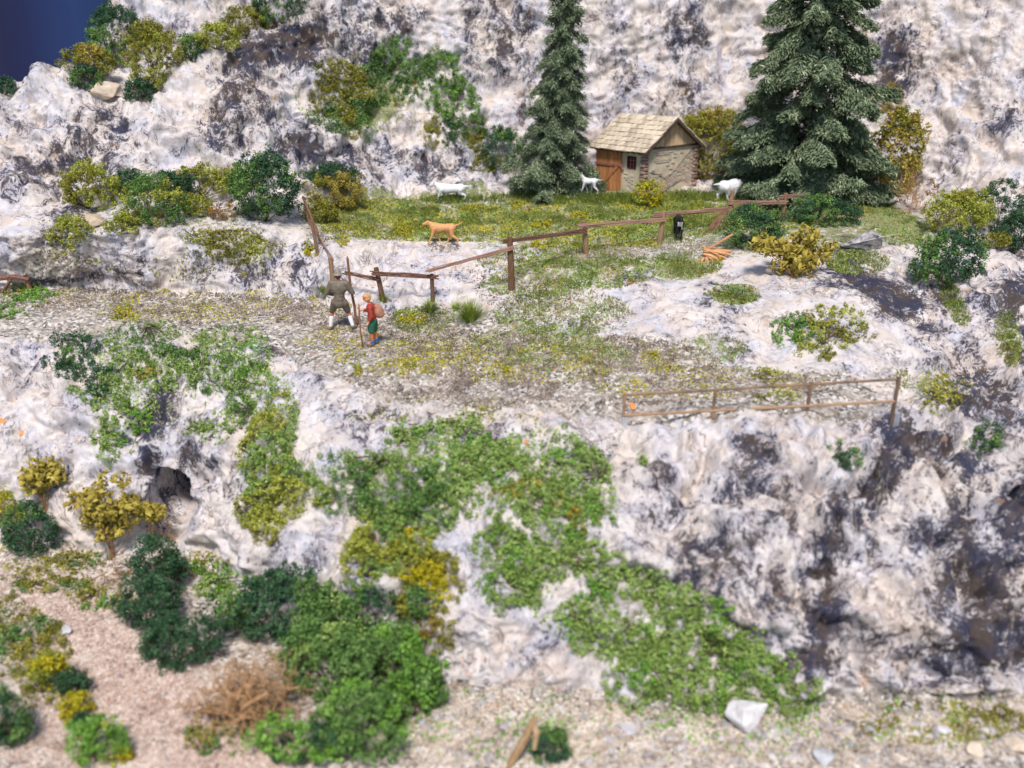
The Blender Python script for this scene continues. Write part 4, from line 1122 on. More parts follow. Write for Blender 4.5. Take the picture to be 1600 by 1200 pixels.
st_px = [(736, 1080), (790, 1128), (752, 1100), (782, 1090), (946, 1138), (900, 1150), (890, 1160), (1010, 1182), (880, 1140), (955, 1175), (1190, 1150), (1060, 1135), (1230, 1145), (1330, 1125), (1330, 1165), (1360, 1140), (1400, 1110), (1390, 1090), (1420, 1135), (1440, 1180), (300, 880), (312, 905), (330, 872), (150, 850), (165, 872), (660, 1130), (1250, 1160), (1100, 1170), (1130, 1190), (850, 1195), (920, 1190), (760, 1165), (700, 1175), (1560, 1115), (1300, 1180), (1350, 1190)]
SL = {0: 'bluish grey stone on the sand, uppermost under the cliff right of the green shrubs', 20: 'small grey stone at the cliff foot beside the cave hedge, left one', 21: 'small grey stone at the cliff foot beside the cave hedge, lower one', 23: 'pale pebble on the bank above the pink path under the golden shrub', 18: 'small stone in the green moss at the lower right', 8: 'pale stone right of the driftwood at the bottom'}
for i, (x, y) in enumerate(st_px):
    p, n = hit(x, y)
    if p is None: continue
    o = link('stone', stm[i % 5], None, None, Vector(p) + Vector((0, 0, .02)), (random.uniform(-.3, .3), random.uniform(-.3, .3), random.uniform(0, 6)))
    if i < 5: stm[i].materials.append((sm_gr, sm_wh, sm_gr, sm_tan, sm_gr)[i])
    s = random.uniform(4.5, 9) / ppm(p) ; o.scale = (s, s * .8, s)
    tag(o, SL.get(i, 'small loose grey or pale stone lying on the lower gravel'), 'stone', 'small loose stones on the lower gravel')

# ================================================================== HUT
def hut():
    p = atv(1003, 304, 36.9)
    g, _ = hit(1003, 304)
    if g: p = g
    p = Vector((p.x, p.y - .35, p.z - .10))
    k = ppm(p)
    al = R(49)
    t = empty('stone_hut', p, R(90) - al)
    t.rotation_euler = (Matrix.Rotation(R(-4), 3, 'X') @ Matrix.Rotation(R(90) - al, 3, 'Z')).to_euler()
    tag(t, 'small plastered brick hut with plank door and shingle roof beside the spruces', 'hut')
    # local axes: +x along the gable wall (to the right and back), +y along the door wall (to the left and back)
    W, L = 3.05, 2.45
    Hc = 1.86      # wall height
    Hr = 1.02      # rise of the gable
    plaster = plain_mat('plaster', (.54, .46, .33), (.80, .72, .56), 2.2, .9, None, .4, .03)
    brickm = plain_mat('brick', (.48, .40, .32), (.72, .63, .52), 5, .9, None, .4, .02)
    quoin = plain_mat('quoin', (.20, .12, .10), (.48, .34, .28), 5, .9)
    wood_o = plain_mat('door_wood', (.36, .13, .045), (.66, .33, .14), 5, .7, (6, 6, .6))
    wood_t = plain_mat('gable_wood', (.52, .34, .20), (.82, .60, .38), 5, .7, (6, 6, .6))
    wood_d = plain_mat('dark_timber', (.05, .035, .03), (.14, .09, .07), 6, .8)
    shing = plain_mat('shingle', (.40, .33, .25), (.76, .66, .52), 4, .85, (1, 1, 1))
    # walls: a closed shell with a window opening in the door wall
    wy0, wy1, wz0, wz1 = .42, .88, 1.08, 1.56
    wb = MB(); th = .14
    wb.box((W / 2 + .0, th / 2, Hc / 2), (W, th, Hc))
    wb.box((W / 2, L - th / 2, Hc / 2), (W, th, Hc))
    wb.box((W - th / 2, L / 2, Hc / 2), (th, L - 2 * th, Hc))
    for (a0, a1, z0, z1) in ((th, wy0, 0, Hc), (wy1, L - th, 0, Hc), (wy0, wy1, 0, wz0), (wy0, wy1, wz1, Hc)):
        wb.box((th / 2, (a0 + a1) / 2, (z0 + z1) / 2), (th, a1 - a0, z1 - z0))
    wb.box((W / 2, L / 2, -.1), (W - .02, L - .02, .2))
    wall = wb.build('wall', plaster, t)
    # gable boards, both ends
    n = 11
    bm_me = {}
    for side, y in ((0, -.012), (1, L - .02)):
        for i in range(n):
            x0, x1 = W * i / n, W * (i + 1) / n - .032
            f = lambda x: Hc + .05 + (Hr - .05) * (1 - abs(x - W / 2) / (W / 2))
            dy = random.uniform(0, .012)
            pts = [(x0, y - dy, Hc + .03), (x1, y - dy, Hc + .03), (x1, y - dy, f(x1))] + ([(W / 2, y - dy, f(W / 2))] if x0 < W / 2 < x1 else []) + [(x0, y - dy, f(x0))]
            MB().prism(pts, (0, .035, 0)).build('gable_board', wood_t, t)
    MB().box((W / 2, -.045, Hc + .01), (W + .06, .07, .06)).build('gable_beam', wood_d, t)
    MB().box((-.02, -.03, Hc + .07), (.07, .07, .14)).build('corner_post', wood_t, t)
    # bricks: exposed patches on the gable wall
    bl, bh = .205, .072
    bme = MB().box((0, 0, 0), (bl - .02, .03, bh - .014), jit=.004).mesh('brick'); bme.materials.append(brickm)
    bme2 = MB().box((0, 0, 0), (bl - .035, .03, bh - .016), jit=.006).mesh('brick'); bme2.materials.append(plain_mat('brick_rose', (.52, .33, .30), (.70, .50, .45), 5, .9))
    cnt = 0
    def crack(x):   # the slanting edge of the plaster
        return np.interp(x, [0, .35, 1.25, 1.5, 2.3, 2.9, 3.1], [1.0, .98, .62, .74, 1.35, 1.8, 1.8])
    for r_ in range(int(Hc / bh)):
        z = (r_ + .5) * bh
        for c in range(int(W / bl) + 1):
            x = (c + .5 + (r_ % 2) * .5) * bl
            if x < .28 or x > W - .28: continue
            low = np.interp(x, [0, .9, 1.3, 2.0, 2.4, 3.1], [.10, .12, .22, .50, .55, .10])
            on = low < z < crack(x) - .02
            on = on or ((.45 < x < 1.9) and 1.58 < z < 1.74 and random.random() < .9) or ((.6 < x < 1.5) and 1.30 < z < 1.44) or ((1.1 < x < 1.45) and 1.12 < z < 1.26) or (z < 1.7 and random.random() < .16)
            if on and random.random() < .88 and cnt < 240:
                o = link('brick', bme if random.random() < .7 else bme2, None, t, (x, -.010 - random.random() * .006, z)); cnt += 1
    # bricks showing on the door wall
    for r_ in range(int(Hc / bh)):
        z = (r_ + .5) * bh
        for c in range(6):
            y = (c + .5 + (r_ % 2) * .5) * bl
            if y > 1.0 or y < .24: continue
            if (z < .55 - y * .35) or (.60 < y < .98 and .25 < z < .95 and random.random() < .45):
                link('brick', bme, None, t, (-.010, y, z), (0, 0, R(90))); cnt += 1
    # plaster cracks as raised edges
    for pts in ([(.30, .98), (.8, .86), (1.28, .62), (1.5, .76), (2.0, 1.12), (2.35, 1.40), (2.95, 1.80)], [(1.0, .12), (1.35, .28), (1.8, .42), (2.2, .56)]):
        MB().tube([(x, -.018, z) for x, z in pts], .018, 5).build('plaster_edge', plain_mat('mortar_edge', (.12, .10, .08), (.26, .22, .18), 6), t)
    # rounded corner stones
    qme = bpy.data.meshes.new('corner_stone')
    bm = bmesh.new(); bmesh.ops.create_cube(bm, size=1); bmesh.ops.bevel(bm, geom=bm.edges[:], offset=.22, segments=1, affect='EDGES')
    bm.to_mesh(qme); bm.free(); qme.materials.append(quoin)
    for cx, cy in ((0, 0), (W, 0)):
        for i in range(14):
            o = link('corner_stone', qme, None, t, (cx + (.06 if cx == 0 else -.06), cy + .05, .07 + i * .132), (0, 0, random.uniform(-.1, .1)))
            o.scale = (.34 if i % 2 else .26, .26 if i % 2 else .34, .118)
    # door with planks, ledge and brace
    d = empty('door', (0, 0, 0)); d.parent = t
    y0, y1 = 1.14, 2.48; nb = 7
    for i in range(nb):
        w = (y1 - y0) / nb
        MB().box((0, 0, 0), (.05, w - .014, 1.84 + random.uniform(-.03, .03)), jit=.006).build('door_plank', wood_o, d, loc=(-.055 - random.random() * .012, y0 + w * (i + .5), .93))
    MB().box((0, 0, 0), (.035, y1 - y0 + .22, .09)).build('ledge', plain_mat('ledge_wood', (.28, .10, .08), (.45, .22, .18), 5), d, loc=(-.105, (y0 + y1) / 2 - .08, 1.16))
    br = MB().prism([(-.09, y1 - .06, .16), (-.09, y1 - .18, .10), (-.09, y0 + .10, 1.10), (-.09, y0 + .24, 1.12)], (-.035, 0, 0)).build('brace', wood_o, d)
    # window
    w = empty('window', (0, 0, 0)); w.parent = t
    fm = wood_d
    fr = MB()
    for (a, b, s1, s2) in (((wy0 + wy1) / 2, wz0 + .02, wy1 - wy0, .045), ((wy0 + wy1) / 2, wz1 - .02, wy1 - wy0, .045), (wy0 + .02, (wz0 + wz1) / 2, .045, wz1 - wz0 - .09), (wy1 - .02, (wz0 + wz1) / 2, .045, wz1 - wz0 - .09)):
        fr.box((.02, a, b), (.07, s1, s2))
    fr.build('window_frame', fm, w)
    red = plain_mat('red_bar', (.30, .07, .06), (.50, .16, .14), 5)
    for q in (.33, .66):
        MB().box((.015, wy0 + (wy1 - wy0) * q, (wz0 + wz1) / 2), (.025, .028, wz1 - wz0 - .092)).build('window_bar', red, w)
        MB().box((.04, (wy0 + wy1) / 2, wz0 + (wz1 - wz0) * q), (.018, wy1 - wy0 - .092, .024)).build('window_bar', red, w)
    gm, tt, bb = new_mat('dark_pane', .15, .6); bb.inputs['Base Color'].default_value = (.02, .02, .03, 1)
    MB().box((.09, (wy0 + wy1) / 2, (wz0 + wz1) / 2), (.012, wy1 - wy0, wz1 - wz0)).build('pane', gm, w)
    # roof: two slabs and rows of shingles
    oh, ev = .26, .24
    slope = math.atan2(Hr, W / 2); sl_len = (W / 2 + ev) / math.cos(slope)
    rf = MB()
    for sg in (-1, 1):
        M = Matrix.Rotation(sg * slope, 4, 'Y')
        mid = Vector((W / 2 + sg * (W / 2 + ev) / 2, L / 2, Hc + Hr + .03 - math.tan(slope) * (W / 2 + ev) / 2))
        rf.box(mid, (sl_len, L + 2 * oh - .06, .05), M)
    rf.build('roof', wood_d, t)
    nr, nc = 8, 11
    cw = (L + 2 * oh) / nc; rl = sl_len / nr
    variants = []
    for q in range(5):
        me = MB().box((0, 0, 0), (rl * 1.30, cw * (.95 - .015 * q), .035), jit=.012).mesh('shingle'); me.materials.append(shing); variants.append(me)
    for sg in (-1, 1):
        for r_ in range(nr):
            for c in range(nc + (r_ % 2)):
                s_ = (r_ + .5) * rl
                x = W / 2 + sg * s_ * math.cos(slope); z = Hc + Hr + .03 - s_ * math.sin(slope)
                y = -oh + (c + .5 - (r_ % 2) * .5) * cw
                up = .055 + random.uniform(0, .018)
                o = link('shingle', random.choice(variants), None, t, (x + sg * math.sin(slope) * up, y, z + math.cos(slope) * up),
                         (random.uniform(-.03, .03), sg * (slope - .085 + random.uniform(-.02, .02)), random.uniform(-.04, .04)))
                if c == 0 and r_ % 2: o.scale = (1, .5, 1); o.location.y += cw * .25
                if c == nc and r_ % 2: o.scale = (1, .5, 1); o.location.y -= cw * .25
    for sg in (-1, 1):
        M = Matrix.Rotation(sg * slope, 4, 'Y')
        MB().box((0, 0, 0), (sl_len, .04, .09), M).build('barge_board', wood_d, t, loc=(W / 2 + sg * (W / 2 + ev) / 2, -oh + .0, Hc + Hr - .01 - math.tan(slope) * (W / 2 + ev) / 2))
    for i in range(9):
        MB().box((0, 0, 0), (.26, .05, .06), Matrix.Rotation(-slope, 4, 'Y')).build('rafter_end', wood_d, t, loc=(-.13, .08 + i * (L - .16) / 8, Hc - .09))
    return t
hut()

# ================================================================== FENCES
rail_m = plain_mat('fence_wood', (.15, .065, .045), (.44, .26, .20), 5, .8, (3, 3, 10), .6, .02)
post_m = plain_mat('post_wood', (.15, .08, .045), (.40, .25, .15), 5, .8, (8, 8, 1), .6, .02)
def pt_above(b, py):
    return Vector((b.x, b.y, CAM_H - b.y * float(tn(py))))
fence = empty('wooden_fence', hit(800, 450)[0])
tag(fence, 'long brown rustic fence of split rails winding up from the hikers to the large spruce', 'fence')
F0 = fence.location.copy()
posts = {}
def post(name, bx, by, ty, tx=None, r=.085):
    b, _ = hit(bx, by)
    top = pt_above(b, ty)
    if tx is not None: top.x += (tx - bx) / ppm(b)
    posts[name] = (b, top, r)
    a = b - Vector((0, 0, .12)); 
    MB().tube([a - F0, (a.lerp(top, .5)) - F0, top - F0], [r * 1.05, r, r * .9], 7, wob=.14).build('post', post_m, fence)
post('a', 486, 352, 318, 480, .06); post('b', 497, 396, 344, 491, .06); post('c', 521, 450, 402, 520, .085)
post('d', 600, 470, 418, 591, .085); post('e', 676, 470, 428, 676, .065); post('f', 800, 452, 370, 797, .10)
post('g', 917, 397, 345, 910, .085); post('h', 1030, 382, 330, 1034, .085); post('i', 1136, 350, 298, 1140, .09)
post('j', 1222, 345, 302, 1223, .085); post('k', 1296, 318, 289, 1300, .085)
def rail(p0, p1, h=.15, t=.05, n=4):
    """a bundle of split strips, laid side by side; one part per rail"""
    d = (p1 - p0); L = d.length; dn = d.normalized()
    up = Vector((0, 0, 1)); up = (up - dn * up.dot(dn)).normalized(); sd_ = dn.cross(up)
    mb = MB()
    for i in range(n):
        o0 = up * (i - (n - 1) / 2) * h / n
        e0, e1 = random.uniform(-.07, .06), random.uniform(-.06, .07)
        pts = []
        for j in range(7):
            f = j / 6
            pts.append(p0 + dn * (e0 * (1 - f) + e1 * f) + d * f + o0 * random.uniform(.8, 1.15) + sd_ * random.uniform(-.012, .012) + up * random.uniform(-.007, .007) - F0)
        mb.tube(pts, [h / n * .62 * random.uniform(.8, 1.1) for _ in range(7)], 5, wob=.15)
    mb.build('rail', rail_m, fence)
def rp(px, py, nm, fwd=.0):
    b = posts[nm][0]
    return atv(px, py, b.y - .11 - fwd)
rail(rp(473, 308, 'a'), rp(498, 366, 'b'), .11, n=3)
rail(rp(486, 352, 'a', .05), rp(521, 406, 'c'), .11, n=3)
rail(rp(538, 426, 'c'), rp(590, 436, 'd'), .13)
rail(rp(581, 427, 'd', .06), rp(684, 433, 'e'), .15)
rail(rp(667, 424, 'e', .08), rp(806, 386, 'f'), .12)
rail(rp(784, 378, 'f', .1), rp(917, 360, 'g'), .15)
rail(rp(904, 353, 'g', .1), rp(1040, 343, 'h'), .13)
rail(rp(1022, 336, 'h', .1), rp(1145, 326, 'i'), .15)
rail(rp(1138, 317, 'i', .08), rp(1230, 316, 'j'), .15)
rail(rp(1218, 308, 'j', .06), rp(1306, 303, 'k'), .13)
rail(rp(1258, 303, 'k', .1), rp(1322, 300, 'k', -.5), .13)
# far-left remnant of a fence
p, _ = hit(48, 458)
fl = empty('broken_fence', p); tag(fl, 'broken piece of brown fence at the far left edge of the terrace', 'fence')
MB().tube([(0, 0, -.1), (-.02, 0, .55)], [.09, .075], 7, wob=.15).build('post', post_m, fl)
MB().tube([(-1.2, -.08, .50), (-.4, -.08, .58), (.08, -.08, .48)], [.10, .085, .07], 6, wob=.2).build('rail', rail_m, fl)
MB().tube([(-.9, -.02, .05), (-.5, -.1, .5)], [.07, .06], 6, wob=.2).build('stake', post_m, fl)

# rusty metal railing
rust = plain_mat('rusty_metal', (.16, .11, .085), (.44, .27, .16), 3, .6, None, .3, .01)
zinc = plain_mat('grey_socket', (.28, .30, .36), (.50, .52, .58), 4, .5)
b0, _ = hit(975, 664); b3, _ = hit(1398, 660)
ra = empty('metal_railing', b0); tag(ra, 'low rusty metal railing with two rails at the edge of the lower terrace', 'railing')
pp = []
for i, (x, yb, yt_) in enumerate(((975, 664, 617), (1115, 664, 610), (1263, 650, 601), (1398, 658, 592))):
    Yy = b0.y + (b3.y - b0.y) * (x - 975) / 423
    top = atv(x, yt_, Yy); bot = atv(x, yb + 6, Yy)
    MB().box(((top + bot) / 2 - b0), (.07, .07, (top - bot).length + .1)).build('post', rust, ra)
    if i in (0, 3):
        MB().box((bot - b0) + Vector((0, 0, .16)), (.13, .13, .34)).build('socket', zinc, ra)
    pp.append((top, x, Yy))
def bar(a, b, nm):
    d = b - a
    MB().tube([a - b0, b - b0], .036, 8).build(nm, rust, ra)
bar(pp[0][0] + Vector((-.04, 0, -.01)), pp[3][0] + Vector((.04, 0, -.01)), 'top_rail')
bar(atv(975, 649, pp[0][2] - .02), atv(1398, 627, pp[3][2] - .02), 'lower_rail')

# ------------------------------------------------------------------ wood
def stick(name, pts, r, label, cat, m=None, extra=None):
    o0 = Vector(pts[0])
    o = MB().tube([Vector(q) - o0 for q in pts], r, 7, wob=.12).build(name, m or post_m, None, False, o0)
    tag(o, label, cat); return o
# split orange firewood
p, _ = hit(1112, 404)
sw = empty('wood_pile', p); sw.scale = (1.45, 1.45, 1.3); tag(sw, 'splintered orange firewood heap under the fence near the spruce', 'wood pile')
om = plain_mat('fresh_wood', (.42, .17, .06), (.76, .44, .22), 5, .7, (1, 6, 6))
for i in range(22):
    an = R(-80 + 9 * i + random.uniform(-6, 6)); L = random.uniform(.35, .62)
    d = Vector((math.cos(an) * .8, -.15 + random.uniform(-.2, .2), math.sin(an) * .35 + .12)).normalized()
    s = Vector((-.18 + random.uniform(-.05, .05), random.uniform(-.12, .12), .30 - i * .012))
    e = s + Vector((math.cos(an) * L, -.05, -abs(math.sin(an)) * L * .45 ))
    MB().tube([s, s.lerp(e, .5) + Vector((0, 0, .03)), e], [.025, .045, .035], 5, wob=.2).build('split_log', om, sw)
MB().tube([(-.1, 0, .25), (.42, 0, .62)], [.035, .025], 5).build('split_log', om, sw)
# bundle of brushwood leaning on the fence
p, _ = hit(1118, 362)
bw = empty('brushwood_bundle', p); tag(bw, 'bundle of reddish brown brushwood leaning at the fence post above the firewood', 'brushwood')
mb = MB()
for i in range(46):
    x = random.uniform(-.34, .20)
    mb.tube([(x, random.uniform(-.1, .1), -.03), (x * .75 + .18, .05, .38), (x * .5 + .34 + random.uniform(-.05, .05), .1, .72 + random.uniform(-.1, .12))], [.014, .013, .009], 4, wob=.2)
o = mb.build('twigs', plain_mat('brush_wood', (.17, .08, .05), (.46, .27, .18), 5), bw); o['kind'] = 'stuff'
# driftwood at the bottom
a, _ = hit(800, 1196); 
dw = empty('driftwood', a); tag(dw, 'pale brown forked driftwood stick standing in the bottom gravel', 'driftwood')
k = ppm(a)
MB().tube([(-.1, .0, -.1), (.12, .05, .35), (.30, .1, .72), (.46, .12, 1.12)], [.075, .085, .09, .06], 8, wob=.18).build('branch', om if False else plain_mat('drift', (.34, .20, .10), (.60, .42, .25), 5, .8, (4, 4, 1)), dw)
MB().tube([(.42, .1, .98), (.48, .06, .80), (.44, .04, .40)], [.05, .07, .05], 7, wob=.18).build('branch', MATS['drift'], dw)
# orange leaves lying about
olm = plain_mat('orange_leaf', (.75, .28, .08), (.90, .45, .18), 3)
for x, y, s, lb in ((5, 658, 11, 'orange leaf scrap on the rock at the left edge'), (34, 678, 7, 'small orange crumb right of the leaf scrap at the left edge'), (990, 636, 13, 'orange leaf scrap between the rails at the left end of the railing'),
                    (800, 694, 8, 'orange scrap in the top of the central green carpet, left one'), (822, 692, 9, 'orange scrap in the top of the central green carpet, right one')):
    p, n = hit(x, y); r = s * .75 / ppm(p)
    o = link('leaf_scrap', rock_mesh(r, int(x) + 3, 2, .12, .9), olm, None, Vector(p) + n * r * .3, n.to_track_quat('Z', 'Y').to_euler()); tag(o, lb, 'leaf scrap')

# ================================================================== FIGURES
def caps(chains, voxel=.012, smooth=4, name='body'):
    """one continuous skin round tapered limbs: chains of (point, radius) and ellipsoids ('e', centre, radii, rot)"""
    bm = bmesh.new()
    def ball(c, r3, M=None, sub=3):
        g = bmesh.ops.create_icosphere(bm, subdivisions=sub, radius=1)
        for v in g['verts']:
            q = Vector((v.co.x * r3[0], v.co.y * r3[1], v.co.z * r3[2]))
            v.co = (M @ q if M else q) + Vector(c)
    for ch in chains:
        if ch[0] == 'e':
            ball(ch[1], ch[2], Matrix.Rotation(ch[4], 3, ch[3]) if len(ch) > 3 else None); continue
        for (a, ra_), (b, rb) in zip(ch, ch[1:]):
            a, b = Vector(a), Vector(b)
            n = max(2, int((b - a).length / (min(ra_, rb) * .5)))
            for i in range(n + 1):
                f = i / n; r = ra_ + (rb - ra_) * f
                ball(a.lerp(b, f), (r, r, r), sub=2)
    me = bpy.data.meshes.new('tmp'); bm.to_mesh(me); bm.free()
    ob = bpy.data.objects.new('tmp', me); COL.objects.link(ob)
    m = ob.modifiers.new('r', 'REMESH'); m.mode = 'VOXEL'; m.voxel_size = voxel; m.use_smooth_shade = True
    s = ob.modifiers.new('s', 'SMOOTH'); s.iterations = smooth; s.factor = .5
    dg = bpy.context.evaluated_depsgraph_get()
    out = bpy.data.meshes.new_from_object(ob.evaluated_get(dg), depsgraph=dg)
    bpy.data.objects.remove(ob); bpy.data.meshes.remove(me); out.name = name
    out.polygons.foreach_set('use_smooth', [True] * len(out.polygons))
    return out
def paint(nm, c, rough=.55, v=.25):
    return plain_mat(nm, tuple(x * (1 - v) for x in c), tuple(min(1, x * (1 + v)) for x in c), 14, rough, None, .15, .006)
def fingers(w, d, side, curl, r=.0085):
    """five finger chains from wrist w along d; side = across the palm, curl = closing direction"""
    w, d, side, curl = Vector(w), Vector(d).normalized(), Vector(side).normalized(), Vector(curl).normalized()
    out = [[(w, .026), (w + d * .05, .030)], ('e', w + d * .055, (.036, .036, .036))]
    for i, L in enumerate((.062, .072, .068, .052)):
        b = w + d * .07 + side * (i - 1.5) * .020
        k1 = b + (d * .8 + curl * .5).normalized() * L * .5
        k2 = k1 + (d * .1 + curl).normalized() * L * .4
        k3 = k2 + (-d * .7 + curl * .5).normalized() * L * .3
        out.append([(b, r * 1.1), (k1, r), (k2, r * .95), (k3, r * .85)])
    tb_ = w + d * .025 - side * .030
    out.append([(tb_, r * 1.3), (tb_ - side * .022 + d * .03 + curl * .02, r * 1.15), (tb_ - side * .010 + d * .045 + curl * .045, r)])
    return out
skin = paint('skin_paint', (.72, .42, .28)); skin_r = paint('skin_ruddy', (.52, .16, .10))
# --- tall hiker, seen from behind
pL, _ = hit(517, 516); pR, _ = hit(552, 515)
mp_ = (pL + pR) / 2
man = empty('person', mp_); tag(man, 'tall hiker seen from behind in grey-brown jacket, pointed hat and white socks with pole', 'person', 'hikers by the fence')
fl_, fr_ = pL - mp_, pR - mp_
LA, RA = fl_ + Vector((0, 0, .10)), fr_ + Vector((0, 0, .10))
hipL, hipR = Vector((-.14, 0, .86)), Vector((.10, 0, .86))
knL, knR = Vector((-.27, .10, .56)), Vector((.20, .12, .54))
shL, shR = Vector((-.22, .0, 1.42)), Vector((.22, .0, 1.42))
elL, elR = Vector((-.36, .02, 1.16)), Vector((.38, .06, 1.14))
wrL, wrR = Vector((-.22, .22, 1.02)), Vector((.31, .26, 1.20))
neck, head = Vector((0, .02, 1.52)), Vector((-.01, .05, 1.66))
body = [[((-.02, 0, .90), .15), ((0, 0, 1.12), .14), ((0, .0, 1.36), .155)], [(shL, .075), ((0, 0, 1.44), .09), (shR, .075)],
        [((0, 0, 1.44), .065), (neck, .055), (head, .06)], ('e', head, (.085, .10, .115)), ('e', head + Vector((0, .10, -.015)), (.018, .025, .025)), ('e', head + Vector((-.088, 0, -.01)), (.014, .024, .034)), ('e', head + Vector((.088, 0, -.01)), (.014, .024, .034)),
        ('e', head + Vector((0, .085, -.055)), (.03, .02, .012)), ('e', head + Vector((.032, .088, .012)), (.014, .01, .009)), ('e', head + Vector((-.032, .088, .012)), (.014, .01, .009)),
        [(hipL, .10), (knL, .062), (LA, .042)], [(hipR, .10), (knR, .062), (RA, .042)], [(LA, .042), (LA + Vector((-.16, .06, -.05)), .035)], [(RA, .042), (RA + Vector((.05, .18, -.05)), .035)],
        [(shL, .062), (elL, .048), (wrL, .032)], [(shR, .062), (elR, .048), (wrR, .032)]]
body += fingers(wrL, (.5, .7, -.1), (0, 0, 1), (.8, -.2, 0)) + fingers(wrR, (-.2, .9, .1), (0, 0, 1), (-1, 0, 0))
link('body', caps(body, .010, 3), skin_r, man)
jk = paint('jacket_brown', (.20, .165, .125))
link('jacket', caps([[((-.02, .0, .86), .185), ((0, 0, 1.10), .165), ((0, .0, 1.34), .185)], ('e', (0, -.02, 1.30), (.24, .155, .20)), [(shL, .10), (elL, .078), (elL.lerp(wrL, .85), .055)], [(shR, .10), (elR, .078), (elR.lerp(wrR, .85), .055)],
      [(shL + Vector((0, 0, .02)), .098), ((0, 0, 1.43), .12), (shR + Vector((0, 0, .02)), .098)], [((-.14, 0, .84), .13), ((.12, 0, .84), .13)], [((-.07, 0, 1.50), .05), ((.07, 0, 1.50), .05)]], .018, 3, 'jacket'), jk, man)
link('trousers', caps([[((-.07, 0, .86), .155), ((.06, 0, .86), .155)], [(hipL, .135), (hipL.lerp(knL, .85), .105)], [(hipR, .135), (hipR.lerp(knR, .85), .105)]], .018, 3, 'trousers'), paint('trousers_brown', (.17, .135, .105)), man)
wht = paint('white_sock', (.86, .86, .88), .6, .05)
for kn, an_ in ((knL, LA), (knR, RA)):
    link('sock', caps([[(kn.lerp(an_, .38), .070), (kn.lerp(an_, .6), .068), (an_, .052)]], .014, 2, 'sock'), wht, man)
bt = paint('boot_brown', (.22, .19, .15))
link('boot', caps([[(LA + Vector((.01, 0, .0)), .062), (LA + Vector((-.02, .01, -.045)), .060), (LA + Vector((-.19, .08, -.055)), .048)]], .013, 2, 'boot'), bt, man)
link('boot', caps([[(RA + Vector((0, 0, .0)), .062), (RA + Vector((.01, .02, -.045)), .060), (RA + Vector((.06, .20, -.055)), .048)]], .013, 2, 'boot'), bt, man)
link('hair', caps([('e', head + Vector((0, -.03, .0)), (.093, .09, .085))], .012, 1, 'hair'), paint('hair_red', (.28, .07, .05)), man)
hb = MB()
hz = head.z + .065
ring = lambda r, z, n=18: [(head.x + r * math.cos(2 * math.pi * i / n), head.y - .01 + r * 1.05 * math.sin(2 * math.pi * i / n), z) for i in range(n)]
prof_h = [(.02, hz - .005), (.150, hz - .022), (.152, hz - .006), (.105, hz + .012), (.10, hz + .05), (.075, hz + .11), (.035, hz + .165), (.006, hz + .185)]
rs = [ring(r, z) for r, z in prof_h]
for rr_ in rs: hb.v += rr_
for i in range(len(rs) - 1):
    for j in range(18): hb.f.append([i * 18 + j, i * 18 + (j + 1) % 18, (i + 1) * 18 + (j + 1) % 18, (i + 1) * 18 + j])
hat_m = paint('hat_grey', (.27, .25, .20))
hat = hb.build('hat', hat_m, man, True)
pol = paint('pole_wood', (.34, .15, .07))
o = MB().tube([mp_ + wrR + Vector((-.055, .06, .98)), mp_ + wrR + Vector((-.05, .05, .90)), mp_ + wrR + Vector((-.03, .05, .3)), mp_ + wrR + Vector((-.02, .05, .0)), mp_ + wrR + Vector((.06, .02, -.55)), mp_ + wrR + Vector((.08, -.02, -1.06))], [.012, .036, .038, .036, .042, .036], 8).mesh('hiking_pole')
for v in o.vertices: v.co -= mp_
o = link('hiking_pole', o, pol, None, mp_); tag(o, 'long reddish wooden pole upright in the right hand of the tall hiker', 'pole')

# --- small hiker in red jacket, facing left
wp, _ = hit(584, 540)
wo = empty('person', wp); tag(wo, 'small hiker in red jacket and green shorts facing left with red glasses and a stick', 'person', 'hikers by the fence')
S = 1.0
hd = Vector((-.10, -.03, 1.42)); 
wbk = [[((0, 0, .72), .115), ((.0, 0, .95), .11), ((-.01, 0, 1.16), .12)], [((-.02, -.13, 1.20), .06), ((-.02, .13, 1.20), .06)], [((-.02, 0, 1.2), .06), ((-.06, 0, 1.30), .048), (hd, .05)],
       ('e', hd, (.095, .083, .11)), ('e', hd + Vector((-.098, -.01, -.02)), (.024, .015, .02)), ('e', hd + Vector((0, -.085, -.01)), (.022, .012, .03)), ('e', hd + Vector((0, .085, -.01)), (.022, .012, .03)), ('e', hd + Vector((-.086, -.01, -.058)), (.016, .026, .01)),
       ('e', hd + Vector((-.088, -.038, .012)), (.009, .013, .009)), ('e', hd + Vector((-.088, .028, .012)), (.009, .013, .009)),
       [((-.02, -.08, .68), .085), ((-.03, -.09, .38), .056), ((-.01, -.09, .09), .038)], [((.03, .08, .68), .085), ((.05, .09, .38), .056), ((.08, .09, .09), .038)],
       [((-.01, -.09, .08), .036), ((-.14, -.10, .035), .030)], [((.08, .09, .08), .036), ((-.04, .09, .035), .030)],
       [((-.02, -.15, 1.17), .052), ((.02, -.20, .93), .042), ((-.08, -.22, .76), .028)], [((-.02, .14, 1.17), .052), ((-.14, .12, 1.02), .042), ((-.26, -.02, 1.08), .028)]]
wbk += fingers((-.08, -.22, .76), (-.5, -.1, -.8), (0, 1, 0), (-.8, 0, .4), .0085) + fingers((-.26, -.02, 1.08), (-1, -.1, .1), (0, 0, 1), (0, -1, 0), .0085)
link('body', caps(wbk, .010, 3), paint('skin_orange', (.74, .36, .20)), wo)
red = new_mat('red_check', .6)[0]
tR = red.node_tree; bR = tR.nodes['Principled BSDF']
tcR = tR.nodes.new('ShaderNodeTexCoord'); ck = tR.nodes.new('ShaderNodeTexChecker'); ck.inputs['Scale'].default_value = 22
